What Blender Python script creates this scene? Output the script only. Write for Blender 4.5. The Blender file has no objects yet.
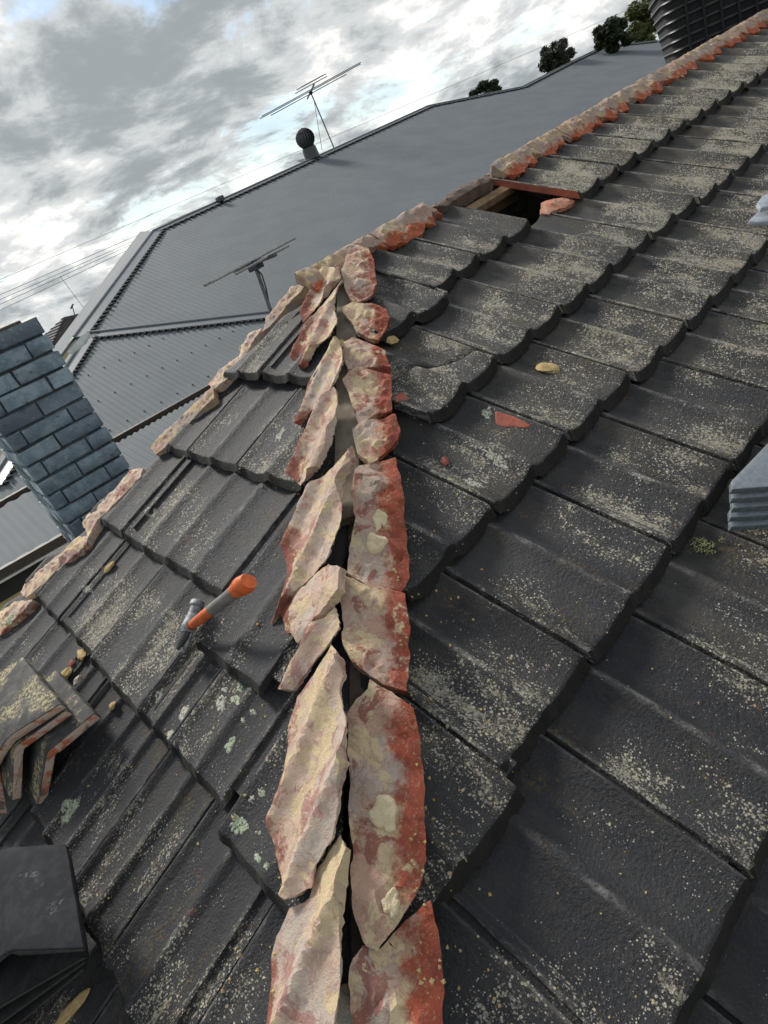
import bpy, bmesh, math, random
from mathutils import Vector, Matrix, noise
from mathutils.geometry import delaunay_2d_cdt
random.seed(7)
R = math.radians
C = bpy.context.scene.collection
SC = bpy.context.scene
V = Vector

# ------------------------------------------------------------------ camera
RIGHT, DOWN, FWD = V((0.91633, -0.17483, -0.36025)), V((-0.40043, -0.40008, -0.82437)), V((0, 0.89965, -0.43661))
FPX = 625.0
cd = bpy.data.cameras.new('camera'); cam = bpy.data.objects.new('camera', cd); C.objects.link(cam)
cam.matrix_world = Matrix((RIGHT, -DOWN, -FWD)).transposed().to_4x4()
cd.sensor_fit = 'HORIZONTAL'; cd.sensor_width = 36; cd.lens = 36 * FPX / 768
cd.clip_start = 0.05; cd.clip_end = 2000
SC.camera = cam

# ------------------------------------------------------------------ sky, sun, exposure
SUN_EL, SUN_AZ = R(42), R(-32)          # azimuth from +Y, negative to the left
SC.view_settings.view_transform = 'Standard'; SC.view_settings.look = 'None'
SC.view_settings.exposure = 0.70; SC.view_settings.gamma = 1.0
w = bpy.data.worlds.new('World'); SC.world = w; w.use_nodes = True
nt = w.node_tree; nt.nodes.clear()


class NT:
    """small node helper"""
    def __init__(s, tree): s.t = tree
    def n(s, kind, ins=None, **kw):
        nd = s.t.nodes.new(kind)
        for k, v in kw.items(): setattr(nd, k, v)
        for k, v in (ins or {}).items():
            if hasattr(v, 'is_linked') or hasattr(v, 'links'): s.t.links.new(v, nd.inputs[k])
            else: nd.inputs[k].default_value = v
        return nd
    def math(s, op, a, b=0.0, clamp=False):
        return s.n('ShaderNodeMath', {0: a, 1: b}, operation=op, use_clamp=clamp).outputs[0]
    def noise(s, vec, scale, detail=4, rough=.55, dist=0.0):
        return s.n('ShaderNodeTexNoise', {'Vector': vec, 'Scale': scale, 'Detail': detail, 'Roughness': rough, 'Distortion': dist}).outputs[0]
    def ramp(s, fac, lo, hi, a=0.0, b=1.0):
        return s.n('ShaderNodeMapRange', {'Value': fac, 'From Min': lo, 'From Max': hi, 'To Min': a, 'To Max': b}, interpolation_type='SMOOTHSTEP').outputs[0]
    def mix(s, fac, a, b):
        m = s.n('ShaderNodeMix', data_type='RGBA')
        for i, v in ((0, fac), (6, a), (7, b)):
            if hasattr(v, 'links'): s.t.links.new(v, m.inputs[i])
            else: m.inputs[i].default_value = v if i == 0 else (tuple(v) + (1,) if len(v) == 3 else v)
        return m.outputs[2]
    def vmap(s, vec, scale=(1, 1, 1), loc=(0, 0, 0)):
        return s.n('ShaderNodeMapping', {'Vector': vec, 'Scale': scale, 'Location': loc}).outputs[0]


N = NT(nt)
sky = N.n('ShaderNodeTexSky', sky_type='NISHITA', sun_disc=False, sun_elevation=SUN_EL, sun_rotation=SUN_AZ, air_density=1.2, dust_density=0.2, ozone_density=3.0)
bg_sky = N.n('ShaderNodeBackground', {'Color': sky.outputs[0], 'Strength': 0.10})
tc = N.n('ShaderNodeTexCoord')
sx = N.n('ShaderNodeSeparateXYZ', {0: tc.outputs['Generated']})
den = N.math('ADD', N.math('MAXIMUM', sx.outputs[2], 0.0), 0.30)
px_ = N.math('DIVIDE', sx.outputs[0], den); py_ = N.math('DIVIDE', sx.outputs[1], den)
cp = N.n('ShaderNodeCombineXYZ', {0: px_, 1: py_, 2: 0.0}).outputs[0]
CL_OFF = (-19.4754, -11.3308, 0)
cpo = N.vmap(cp, (1, 1, 1), CL_OFF)
d1 = N.noise(cpo, 1.25, 12, .60, .45)
d2 = N.noise(cpo, 3.8, 11, .64, .5)
d3 = N.noise(N.vmap(cpo, (1, 1, 1), (11, 5, 0)), 1.15, 11, .62, .5)
dens = N.math('ADD', N.math('MULTIPLY', d1, .66), N.math('MULTIPLY', d2, .34))
cover = N.ramp(dens, .40, .49)                                 # blue gaps only where thin
lum = N.math('ADD', N.math('MULTIPLY', dens, -1.0), N.math('MULTIPLY', d3, .9))
tone = N.ramp(lum, -.18, .12)
c_lo = N.mix(N.ramp(tone, 0, .5), (.255, .285, .30), (.50, .52, .525))
c_cl = N.mix(N.ramp(tone, .45, 1.0), c_lo, (.94, .92, .86))
bg_cl = N.n('ShaderNodeBackground', {'Color': c_cl, 'Strength': 0.86})
mixs = N.n('ShaderNodeMixShader', {0: N.math('MAXIMUM', cover, .5), 1: bg_sky.outputs[0], 2: bg_cl.outputs[0]})
nt.links.new(mixs.outputs[0], N.n('ShaderNodeOutputWorld').inputs[0])

sl = bpy.data.lights.new('sun', 'SUN'); sl.energy = 2.4; sl.angle = R(12); sl.color = (1, .95, .87)
so = bpy.data.objects.new('sun', sl); C.objects.link(so)
sd = V((math.sin(SUN_AZ) * math.cos(SUN_EL), math.cos(SUN_AZ) * math.cos(SUN_EL), math.sin(SUN_EL)))
so.rotation_euler = sd.to_track_quat('Z', 'Y').to_euler()

# ------------------------------------------------------------------ frames of the two roof planes (a along the courses, d down the slope, n outward)
UP = V((0, 0, 1))
GROUND = -4.3


class Plane:
    def __init__(s, o, a, d):
        s.o, s.a = V(o), V(a).normalized(); s.d = V(d); s.d = (s.d - s.a * s.d.dot(s.a)).normalized(); s.n = s.d.cross(s.a)
        if s.n.z < 0: s.n.negate()
    def p(s, a, b, h=0.0): return s.o + s.a * a + s.d * b + s.n * h
    def hit(s, px, py, h=0.0):
        r = ray(px, py); return r * ((s.o + s.n * h).dot(s.n) / r.dot(s.n))
    def ab(s, P): q = P - s.o; return q.dot(s.a), q.dot(s.d), q.dot(s.n)
    def mat(s, a, b, h=0.0, rot=0.0):            # local X = down the slope, Y = along, Z = out
        m = Matrix((s.d, s.a, s.n)).transposed().to_4x4() @ Matrix.Rotation(rot, 4, 'Z')
        m.translation = s.p(a, b, h); return m


def ray(px, py): return RIGHT * ((px - 384) / FPX) + DOWN * ((py - 512) / FPX) + FWD
def proj(P): return 384 + FPX * P.dot(RIGHT) / P.dot(FWD), 512 + FPX * P.dot(DOWN) / P.dot(FWD)
def at(px, py, depth): return ray(px, py) * depth


M = Plane((-0.24541, 1.58494, -0.37139), (0.84790, 0.52830, 0.04437), (0.48549, -0.74011, -0.46534))
H = Plane((-0.22745, 2.16889, -0.35164), (0.52888, -0.84632, -0.06351), (-0.78611, -0.46029, -0.41251))
XA = V((M.a.x, M.a.y, 0)).normalized()           # level, along the ridge
YA = V((-XA.y, XA.x, 0))                         # level, away across the ridge
def m_hip(b): return .389 - (b + .001) * 1.02
def h_hip(b): return .484 + (b + .07) * .8333
def h_back(b): return -.125 - .46 * b


# ------------------------------------------------------------------ object helpers
def tag(o, label=None, cat=None, group=None, kind=None):
    for k, v in (('label', label), ('category', cat), ('group', group), ('kind', kind)):
        if v: o[k] = v
    return o


def empty(name, loc=(0, 0, 0)):
    o = bpy.data.objects.new(name, None); C.objects.link(o); o.location = loc; o.empty_display_size = .1
    return o


def link(name, me, mat=None, parent=None, mw=None, sharp=35):
    o = bpy.data.objects.new(name, me); C.objects.link(o)
    if mat and not me.materials:
        for m in (mat if isinstance(mat, (list, tuple)) else [mat]): me.materials.append(m)
    if parent:
        o.parent = parent; o.matrix_parent_inverse = pinv(parent)
    if mw is not None: o.matrix_basis = mw
    return o


def wmat(o):
    m = o.matrix_basis.copy()
    return (wmat(o.parent) @ o.matrix_parent_inverse @ m) if o.parent else m
def pinv(p): return wmat(p).inverted()


class MB:
    def __init__(s): s.v, s.f, s.mi, s.att = [], [], [], None
    def add(s, vs, fs, mi=0):
        k = len(s.v); s.v += [V(x) for x in vs]; s.f += [tuple(i + k for i in f) for f in fs]; s.mi += [mi] * len(fs); return s
    def box(s, c, ax, ay, az, mi=0):             # half-axes as vectors
        c, ax, ay, az = V(c), V(ax), V(ay), V(az)
        vs = [c + ax * i + ay * j + az * k for i in (-1, 1) for j in (-1, 1) for k in (-1, 1)]
        return s.add(vs, [(0, 1, 3, 2), (4, 6, 7, 5), (0, 4, 5, 1), (2, 3, 7, 6), (0, 2, 6, 4), (1, 5, 7, 3)], mi)
    def tube(s, p, q, r0, r1=None, n=8, mi=0):
        return s.path([p, q], [r0, r0 if r1 is None else r1], n, mi)
    def path(s, pts, rs, n=8, mi=0):
        pts = [V(p) for p in pts]; k = len(s.v); up = None
        for i, p in enumerate(pts):
            t = (pts[min(i + 1, len(pts) - 1)] - pts[max(i - 1, 0)]).normalized()
            u = t.cross(UP if abs(t.z) < .9 else V((1, 0, 0))).normalized() if up is None else (up - t * up.dot(t)).normalized()
            up = u; w_ = t.cross(u)
            r = rs[i] if isinstance(rs, (list, tuple)) else rs
            s.v += [p + (u * math.cos(2 * math.pi * j / n) + w_ * math.sin(2 * math.pi * j / n)) * r for j in range(n)]
        for i in range(len(pts) - 1):
            for j in range(n):
                a, b = k + i * n + j, k + i * n + (j + 1) % n
                s.f.append((a, b, b + n, a + n)); s.mi.append(mi)
        s.f.append(tuple(k + j for j in range(n))[::-1]); s.f.append(tuple(k + (len(pts) - 1) * n + j for j in range(n))); s.mi += [mi, mi]
        return s
    def prism(s, poly, off, mi=0):               # polygon extruded by a vector
        n = len(poly); off = V(off); vs = [V(p) for p in poly] + [V(p) + off for p in poly]
        return s.add(vs, [tuple(range(n))[::-1], tuple(range(n, 2 * n))] + [(i, (i + 1) % n, n + (i + 1) % n, n + i) for i in range(n)], mi)
    def mesh(s, name, smooth=None, fix=True, bevel=0):
        me = bpy.data.meshes.new(name); me.from_pydata([tuple(v) for v in s.v], [], s.f)
        for p, m in zip(me.polygons, s.mi): p.material_index = m
        if fix or bevel:
            bm = bmesh.new(); bm.from_mesh(me)
            if bevel: bmesh.ops.bevel(bm, geom=bm.edges[:], offset=bevel, segments=2, affect='EDGES', profile=.5)
            bmesh.ops.recalc_face_normals(bm, faces=bm.faces[:]); bm.to_mesh(me); bm.free()
        if smooth is not None:
            for p in me.polygons: p.use_smooth = True
            me.set_sharp_from_angle(angle=R(smooth))
        return me
    def build(s, name, mat, parent=None, smooth=None, mw=None, bevel=0):
        return link(name, s.mesh(name, smooth, True, bevel), mat, parent, mw)


# ------------------------------------------------------------------ materials
def new_mat(name):
    m = bpy.data.materials.new(name); m.use_nodes = True; m.node_tree.nodes.clear()
    n = NT(m.node_tree); out = n.n('ShaderNodeOutputMaterial')
    return m, n, out


def finish(n, out, col, rough=.7, bump=None, bstr=.5, bdist=.002, metal=0.0, spec=.5):
    ins = {'Base Color': col if hasattr(col, 'links') else tuple(col) + (1,), 'Roughness': rough, 'Metallic': metal, 'Specular IOR Level': spec}
    if bump is not None:
        ins['Normal'] = n.n('ShaderNodeBump', {'Height': bump, 'Strength': bstr, 'Distance': bdist}).outputs[0]
    b = n.n('ShaderNodeBsdfPrincipled', ins); n.t.links.new(b.outputs[0], out.inputs[0])


def obj_coords(n):
    t = n.n('ShaderNodeTexCoord').outputs['Object']; r = n.n('ShaderNodeObjectInfo').outputs['Random']
    o = n.n('ShaderNodeVectorMath', {0: t, 1: n.n('ShaderNodeCombineXYZ', {0: n.math('MULTIPLY', r, 37.0), 1: n.math('MULTIPLY', r, 91.0), 2: n.math('MULTIPLY', r, 53.0)}).outputs[0]}, operation='ADD').outputs[0]
    return t, o, r


def plain(name, c1, c2, scale=20, rough=.7, bump=.3, bdist=.002, metal=0.0, spec=.5, bscale=None):
    m, n, out = new_mat(name); t, o, r = obj_coords(n)
    f = n.noise(o, scale, 6, .6)
    finish(n, out, n.mix(n.ramp(f, .35, .65), c1, c2), rough, n.noise(o, bscale or scale * 6, 4), bump, bdist, metal, spec)
    return m


def tile_material():
    m, n, out = new_mat('painted_concrete_tile'); t, o, r = obj_coords(n)
    wear = n.n('ShaderNodeAttribute', attribute_type='OBJECT', attribute_name='wear').outputs['Fac']
    crest = n.n('ShaderNodeAttribute', attribute_type='GEOMETRY', attribute_name='crest').outputs['Fac']
    sep = n.n('ShaderNodeSeparateXYZ', {0: t})
    stre = n.vmap(o, (.35, 1, 1))                                                # drawn out down the slope
    big = n.noise(stre, 7, 5, .6); mid = n.noise(o, 28, 6, .65); fine = n.noise(o, 260, 5, .7)
    base = n.mix(n.ramp(big, .35, .7), (.020, .022, .0285), (.040, .042, .048))
    base = n.mix(n.math('MULTIPLY', n.ramp(mid, .45, .75), .4), base, (.058, .051, .043))
    base = n.mix(n.math('MULTIPLY', n.ramp(fine, .5, .68), .5), base, (.062, .064, .068))
    # brown dust in the pans of the older courses
    dust = n.math('MULTIPLY', n.ramp(n.noise(stre, 12, 6, .65), .36, .66), n.math('MULTIPLY', wear, 1.0, True))
    base = n.mix(dust, base, (.125, .112, .092))
    # pale worn crests
    cw = n.math('MULTIPLY', n.ramp(crest, .70, 1.0), n.ramp(n.noise(n.vmap(o, (.5, 1, 1)), 34, 8, .75), .45, .70))
    base = n.mix(n.math('MULTIPLY', cw, n.math('MULTIPLY_ADD', wear, .75), ), base, (.30, .29, .27))
    # lichen: crowded fine specks gathered into patches, none right under the course above
    low = n.ramp(sep.outputs[0], .12, .22)
    patch = n.math('MULTIPLY', n.ramp(n.math('ADD', n.noise(n.vmap(o, (.5, 1, 1)), 8.5, 7, .68), n.math('MULTIPLY', wear, .05)), .42, .72), low)
    sp = n.noise(o, 240, 4, .8); sp2 = n.noise(n.vmap(o, (1, 1, 1), (5, 9, 2)), 95, 8, .85)
    thr = n.math('ADD', n.math('MULTIPLY', patch, .21), n.math('MULTIPLY', n.math('MULTIPLY', wear, low), .065))
    s1 = n.ramp(n.math('ADD', sp, thr), .675, .72)
    s2 = n.ramp(n.math('ADD', sp2, n.math('ADD', n.math('MULTIPLY', patch, .15), n.math('MULTIPLY', n.math('MULTIPLY', wear, low), .05))), .65, .73)
    tan = n.mix(n.noise(o, 40, 3), (.48, .415, .30), (.55, .52, .45))
    base = n.mix(n.math('MULTIPLY', s1, .72), base, tan)
    base = n.mix(n.math('MULTIPLY', s2, .85), base, n.mix(n.ramp(n.noise(o, 23, 3), .45, .6), (.52, .46, .34), (.56, .54, .48)))
    for q_, (sc_, off_, col_, den_) in enumerate([(165, 2, (.58, .53, .42), .33), (95, 6, (.60, .51, .34), .22), (260, 9, (.50, .47, .41), .40)]):
        vo = n.n('ShaderNodeTexVoronoi', {'Vector': n.vmap(o, (1, 1, 1), (off_, 1, off_)), 'Scale': sc_, 'Randomness': 1.0}); cr = n.n('ShaderNodeSeparateXYZ', {0: vo.outputs['Color']})
        rad = n.math('MULTIPLY', n.math('POWER', cr.outputs[0], 2.5), n.math('MULTIPLY', n.math('ADD', n.math('MULTIPLY', patch, 1.1), n.math('MULTIPLY', n.math('ADD', n.math('MULTIPLY', wear, .45), .10), low)), den_ * 2))
        dot = n.ramp(n.math('SUBTRACT', rad, n.math('ADD', vo.outputs['Distance'], n.math('MULTIPLY', n.math('SUBTRACT', n.noise(o, sc_ * 4, 2), .5), .25))), -.03, .05)
        base = n.mix(n.math('MULTIPLY', dot, .92), base, col_)
    och = n.math('MULTIPLY', n.ramp(n.noise(n.vmap(o, (.4, 1, 1), (3, 3, 8)), 11, 4), .55, .68), n.ramp(n.noise(o, 120, 5, .75), .50, .60))
    base = n.mix(n.math('MULTIPLY', och, .5), base, (.17, .115, .035))
    rd = n.math('MULTIPLY', n.ramp(n.noise(n.vmap(o, (1, 1, 1), (8, 1, 4)), 17, 4), .66, .72), n.ramp(n.noise(o, 90, 4, .7), .5, .58))
    base = n.mix(n.math('MULTIPLY', rd, .5), base, (.24, .09, .05))
    grain = n.math('ADD', n.math('MULTIPLY', n.noise(o, 175, 4, .7), 1.2), n.math('ADD', n.math('MULTIPLY', n.noise(o, 90, 4, .6), .7), n.math('MULTIPLY', n.math('ADD', s1, s2), .35)))
    finish(n, out, base, n.ramp(n.math('ADD', s1, dust), 0, 1, .56, .92), grain, 1.0, .0052, spec=.32)
    return m


def bedding_material(name, stops, outer, outer_lo, outer_hi, red_amt=.5):
    """old ridge mortar on clay-red tile ends; t = 0 at the open gap, 1 at the outer edge"""
    m, n, out = new_mat(name); t, o, r = obj_coords(n)
    tt = n.n('ShaderNodeAttribute', attribute_type='GEOMETRY', attribute_name='across').outputs['Fac']
    cream, pink, grey, red = stops
    a = n.noise(o, 9, 5, .6, .6); b = n.noise(n.vmap(o, (1, 1, 1), (4, 7, 1)), 15, 7, .65, .8); c = n.noise(o, 60, 6, .7)
    col = n.mix(n.ramp(a, .40, .58), grey, pink)
    col = n.mix(n.math('MULTIPLY', n.ramp(b, .53, .58), red_amt), col, red)
    col = n.mix(n.ramp(n.noise(n.vmap(o, (1, 1, 1), (1, 2, 9)), 13, 9, .68, .5), .515, .545), col, cream)
    edge = n.ramp(n.math('ADD', tt, n.math('MULTIPLY', n.math('SUBTRACT', n.noise(o, 22, 7, .7), .5), 1.5)), outer_lo, outer_hi)
    redv = n.mix(n.ramp(n.noise(o, 35, 5, .7), .35, .65), outer, tuple(x * .62 for x in outer))
    redv = n.mix(n.ramp(n.noise(n.vmap(o, (1, 1, 1), (2, 6, 6)), 21, 6, .65), .58, .66), redv, cream)
    col = n.mix(edge, col, redv)
    blk = n.ramp(n.noise(n.vmap(o, (1, 1, 1), (12, 3, 5)), 12, 7, .7, .5), .66, .71)
    col = n.mix(n.math('MULTIPLY', blk, .75), col, (.07, .065, .07))
    col = n.mix(n.math('MULTIPLY', n.ramp(c, .54, .72), .35), col, (.20, .13, .10))
    vein = n.ramp(n.math('ABSOLUTE', n.math('SUBTRACT', n.noise(o, 10, 7, .65, 1.2), .5)), .0, .028, 1, 0)
    col = n.mix(n.math('MULTIPLY', vein, .35), col, (.30, .10, .095))
    col = n.mix(n.math('MULTIPLY', n.ramp(n.noise(o, 190, 4, .7), .55, .7), .35), col, (.72, .62, .46))
    h = n.math('ADD', n.math('MULTIPLY', n.noise(o, 30, 10, .72), .8), n.math('MULTIPLY', n.noise(o, 330, 4, .7), .30))
    finish(n, out, col, .82, h, 1.0, .010, spec=.3)
    return m


TILE = tile_material()
TILEEDGE = plain('shaded_mossy_edge', (.006, .006, .006), (.014, .013, .009), 26, .95, .9, .004)  # shade on the tile butts put into the near-black colour, with some moss
CREAM, PINK, GREY = (.66, .52, .33), (.55, .35, .26), (.50, .41, .345)
BED_R = bedding_material('bedding_on_red_tile', (CREAM, PINK, GREY, (.27, .07, .05)), (.42, .10, .055), .58, .95, .75)
BED_L = bedding_material('bedding_shard', (CREAM, (.60, .44, .34), (.54, .455, .39), (.32, .065, .065)), (.33, .12, .085), 1.0, 1.25, .5)
BED_T = bedding_material('ridge_bedding', ((.50, .38, .23), (.43, .30, .24), (.36, .31, .27), (.33, .14, .10)), (.52, .125, .055), .58, .76, .2)
TERRA = plain('terracotta', (.36, .10, .06), (.25, .075, .055), 30, .85, .5)
TIMBER = plain('old_timber', (.23, .145, .075), (.14, .085, .045), 25, .85, .4)
HIPWOOD = plain('weathered_hip_board', (.16, .125, .09), (.075, .058, .045), 18, .9, .5)
DARKIN = plain('dark_sarking', (.02, .018, .016), (.03, .027, .024), 5, .95, .2)
SCAB = plain('cream_mortar_scab', (.76, .64, .43), (.66, .53, .33), 70, .95, .8, .004)
MORTAR = plain('yellow_mortar', (.55, .40, .19), (.42, .30, .14), 60, .95, .9, .003)
PALEMORTAR = plain('pale_mortar', (.6, .55, .46), (.42, .38, .32), 60, .95, .9, .003)
REDCHIP = plain('red_chip', (.35, .09, .06), (.2, .06, .045), 60, .9, .6)
NEWCAP = plain('charcoal_cap', (.012, .013, .015), (.022, .023, .024), 40, .8, .35, .0012, spec=.15)
CAPEND = plain('raw_cap_end', (.045, .052, .050), (.075, .08, .075), 120, .9, 1.0, .004)
GREYTILE = plain('blue_grey_tile', (.165, .195, .225), (.22, .25, .28), 90, .75, .8, .002)
GREYEDGE = plain('grey_tile_edge', (.10, .125, .14), (.16, .185, .2), 120, .85, 1.0, .003)
STEEL = plain('grey_roof_steel', (.125, .142, .157), (.142, .160, .175), 1.2, .78, .05, spec=.3)
CAPPING = plain('capping_steel', (.14, .158, .173), (.16, .178, .192), 2, .40, .05)
BROWN = plain('brown_gutter', (.030, .022, .020), (.042, .030, .026), 8, .5, .1)
WHITEM = plain('white_trim', (.55, .57, .58), (.45, .47, .48), 10, .5, .1)
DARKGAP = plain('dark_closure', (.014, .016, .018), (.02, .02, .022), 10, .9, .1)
ALU = plain('dull_aluminium', (.30, .31, .31), (.20, .21, .22), 30, .4, .1, metal=.6)
DARKALU = plain('dark_antenna_metal', (.10, .105, .11), (.06, .065, .07), 30, .5, .1)
BLUEPL = plain('dark_blue_plastic', (.012, .022, .06), (.02, .03, .07), 30, .4, .1)
BLACKPL = plain('black_cooler_plastic', (.014, .015, .018), (.022, .023, .027), 12, .45, .2)
VENTM = plain('vent_metal', (.035, .042, .048), (.055, .062, .07), 30, .4, .1)
CREAMWALL = plain('cream_render', (.50, .43, .28), (.44, .37, .24), 6, .85, .3)
BRICKM = None

# ------------------------------------------------------------------ the ground
g = MB(); g.add([(-600, -600, GROUND), (600, -600, GROUND), (600, 600, GROUND), (-600, 600, GROUND)], [(0, 1, 2, 3)])
gm, n, out = new_mat('dry_grass')
t = n.n('ShaderNodeTexCoord').outputs['Object']
finish(n, out, n.mix(n.ramp(n.noise(t, .4, 6), .4, .6), (.07, .085, .035), (.13, .115, .07)), .95, n.noise(t, 12, 5), .6, .05)
tag(g.build('ground', gm), kind='structure')

# ------------------------------------------------------------------ our roof
house = empty('tiled_house', (0, 0, GROUND))
tag(house, 'weathered charcoal tiled hip roof in the foreground with its hip opened up', 'house')

PROFILE = [(0, 0), (.04, -.0008), (.09, -.0055), (.16, -.0145), (.25, -.0200), (.40, -.0225), (.56, -.0228), (.72, -.0208), (.83, -.0155), (.915, -.0070), (.965, -.0012), (1, 0)]
TL, TH = .42, .028


def prof(s):
    for (a, za), (b, zb) in zip(PROFILE, PROFILE[1:]):
        if s <= b: return za + (zb - za) * (s - a) / (b - a)
    return 0


def tile_mesh(name, width=.3, pans=2, seed=0):
    """local X down (0 head .. TL butt), Y along (0..width), Z out"""
    rnd = random.Random(seed); gap = .0055
    one = [0, .035, .07, .11, .16, .23, .34, .48, .62, .74, .84, .91, .965]
    ys = [(q + k) / pans for k in range(pans) for q in one] + [1.0]
    xs = [0, .1, .2, .3, .37, TL - .012, TL - .004, TL]
    v, f, cr = [], [], []
    jag = [rnd.uniform(-1, 1) for _ in ys]
    for lay in (0, 1):
        for i, x in enumerate(xs):
            for j, s in enumerate(ys):
                y = gap + s * (width - 2 * gap); z = prof((s * pans) % 1 if s < 1 else 1)
                e = min(j, len(ys) - 1 - j)
                xx = x
                if lay == 0:
                    if i == len(xs) - 1: z -= .006
                    elif i == len(xs) - 2: z -= .0016
                    if e == 0: z -= .003
                else:
                    z -= TH
                    if i >= len(xs) - 3: xx += .012
                if i >= len(xs) - 3: xx += jag[j] * .0016 + .003 * noise.noise(V((s * 5, seed, 1)))
                z += .0009 * noise.noise(V((xx * 22, y * 22, seed * 3.1)))
                v.append((xx, y, z)); cr.append(max(0, 1 + z_profile(s, pans) / .012))
    nx, ny = len(xs), len(ys); o = nx * ny
    for i in range(nx - 1):
        for j in range(ny - 1):
            a = i * ny + j
            f.append((a, a + ny, a + ny + 1, a + 1)); f.append((o + a, o + a + 1, o + a + ny + 1, o + a + ny))
    for j in range(ny - 1):
        f.append((j, j + 1, o + j + 1, o + j)); a = (nx - 1) * ny + j; f.append((a, o + a, o + a + 1, a + 1))
    for i in range(nx - 1):
        a = i * ny; f.append((a, o + a, o + a + ny, a + ny)); a = i * ny + ny - 1; f.append((a, a + ny, o + a + ny, o + a))
    # interlocking lip under the neighbour
    k = len(v)
    for x in (0, TL - .03):
        for y, z in ((width - .012, -.016), (width + .03, -.016), (width + .03, -.026), (width - .012, -.026)): v.append((x, y, z)); cr.append(0)
    f += [(k, k + 1, k + 5, k + 4), (k + 1, k + 2, k + 6, k + 5), (k + 2, k + 3, k + 7, k + 6), (k, k + 3, k + 2, k + 1), (k + 4, k + 5, k + 6, k + 7)]
    me = bpy.data.meshes.new(name); me.from_pydata(v, [], f)
    bm = bmesh.new(); bm.from_mesh(me); bmesh.ops.recalc_face_normals(bm, faces=bm.faces[:]); bm.to_mesh(me); bm.free()
    at_ = me.attributes.new('crest', 'FLOAT', 'POINT'); at_.data.foreach_set('value', cr)
    for p in me.polygons: p.use_smooth = True
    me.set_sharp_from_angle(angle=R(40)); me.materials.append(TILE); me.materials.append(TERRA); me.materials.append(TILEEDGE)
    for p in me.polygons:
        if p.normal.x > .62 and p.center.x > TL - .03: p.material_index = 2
    return me


def z_profile(s, pans): return prof((s * pans) % 1 if s < 1 else 1)


TILES = [tile_mesh('roof_tile', .3, 2, k) for k in range(5)]
HALF = tile_mesh('roof_tile', .17, 1, 9)
SLOPE_T = math.asin(.036 / .335)                  # each tile rides on the one below


def cut_mesh(me, mw, planes):
    bm = bmesh.new(); bm.from_mesh(me); inv = mw.inverted()
    for co, no in planes:
        lc = inv @ co; ln = (mw.to_3x3().transposed() @ no).normalized()
        r = bmesh.ops.bisect_plane(bm, geom=bm.verts[:] + bm.edges[:] + bm.faces[:], plane_co=lc, plane_no=ln, clear_outer=True)
        ed = [e for e in r['geom_cut'] if isinstance(e, bmesh.types.BMEdge)]
        if ed: bmesh.ops.holes_fill(bm, edges=ed, sides=0)
    if not bm.faces: bm.free(); return None
    m2 = bpy.data.meshes.new('roof_tile'); bm.to_mesh(m2); bm.free()
    for m in me.materials: m2.materials.append(m)
    return m2


def lay_tile(P, a0, a1, b, cuts=(), wear=.2, dh=0.0, rot=0.0, db=0.0, tilt=0.0, half=False, me=None):
    """one tile between joints a0 and a1 whose butt lies at b"""
    me = me or (HALF if half else random.choice(TILES)); base = .17 if half else .3
    mw = P.mat(a0, b + db, dh, 0)
    mw = mw @ Matrix.Rotation(rot, 4, 'Z') @ Matrix.Rotation(tilt, 4, 'X') @ Matrix.Rotation(-SLOPE_T, 4, 'Y') @ Matrix.Translation((-TL, 0, 0)) @ Matrix.Diagonal((1, (a1 - a0) / base, .72 if P is H else 1, 1))
    if cuts:
        me = cut_mesh(me, mw, cuts)
        if me is None: return None
    o = link('roof_tile', me, None, house, mw); o['wear'] = wear
    return o


def hip_cut(P, fn, off, side):
    """cutting plane along a hip: fn(b) -> a; keeps the side away from it"""
    p0, p1 = P.p(fn(0), 0), P.p(fn(1), 1); t = (p1 - p0).normalized(); nn = t.cross(P.n).normalized()
    if nn.dot(P.a) * side < 0: nn.negate()         # nn points to the removed side
    return (p0 - nn * off, nn)


CUT_M = hip_cut(M, m_hip, .022, -1); CUT_H = hip_cut(H, h_hip, .03, 1); CUT_B = hip_cut(H, h_back, .0, -1)

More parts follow.
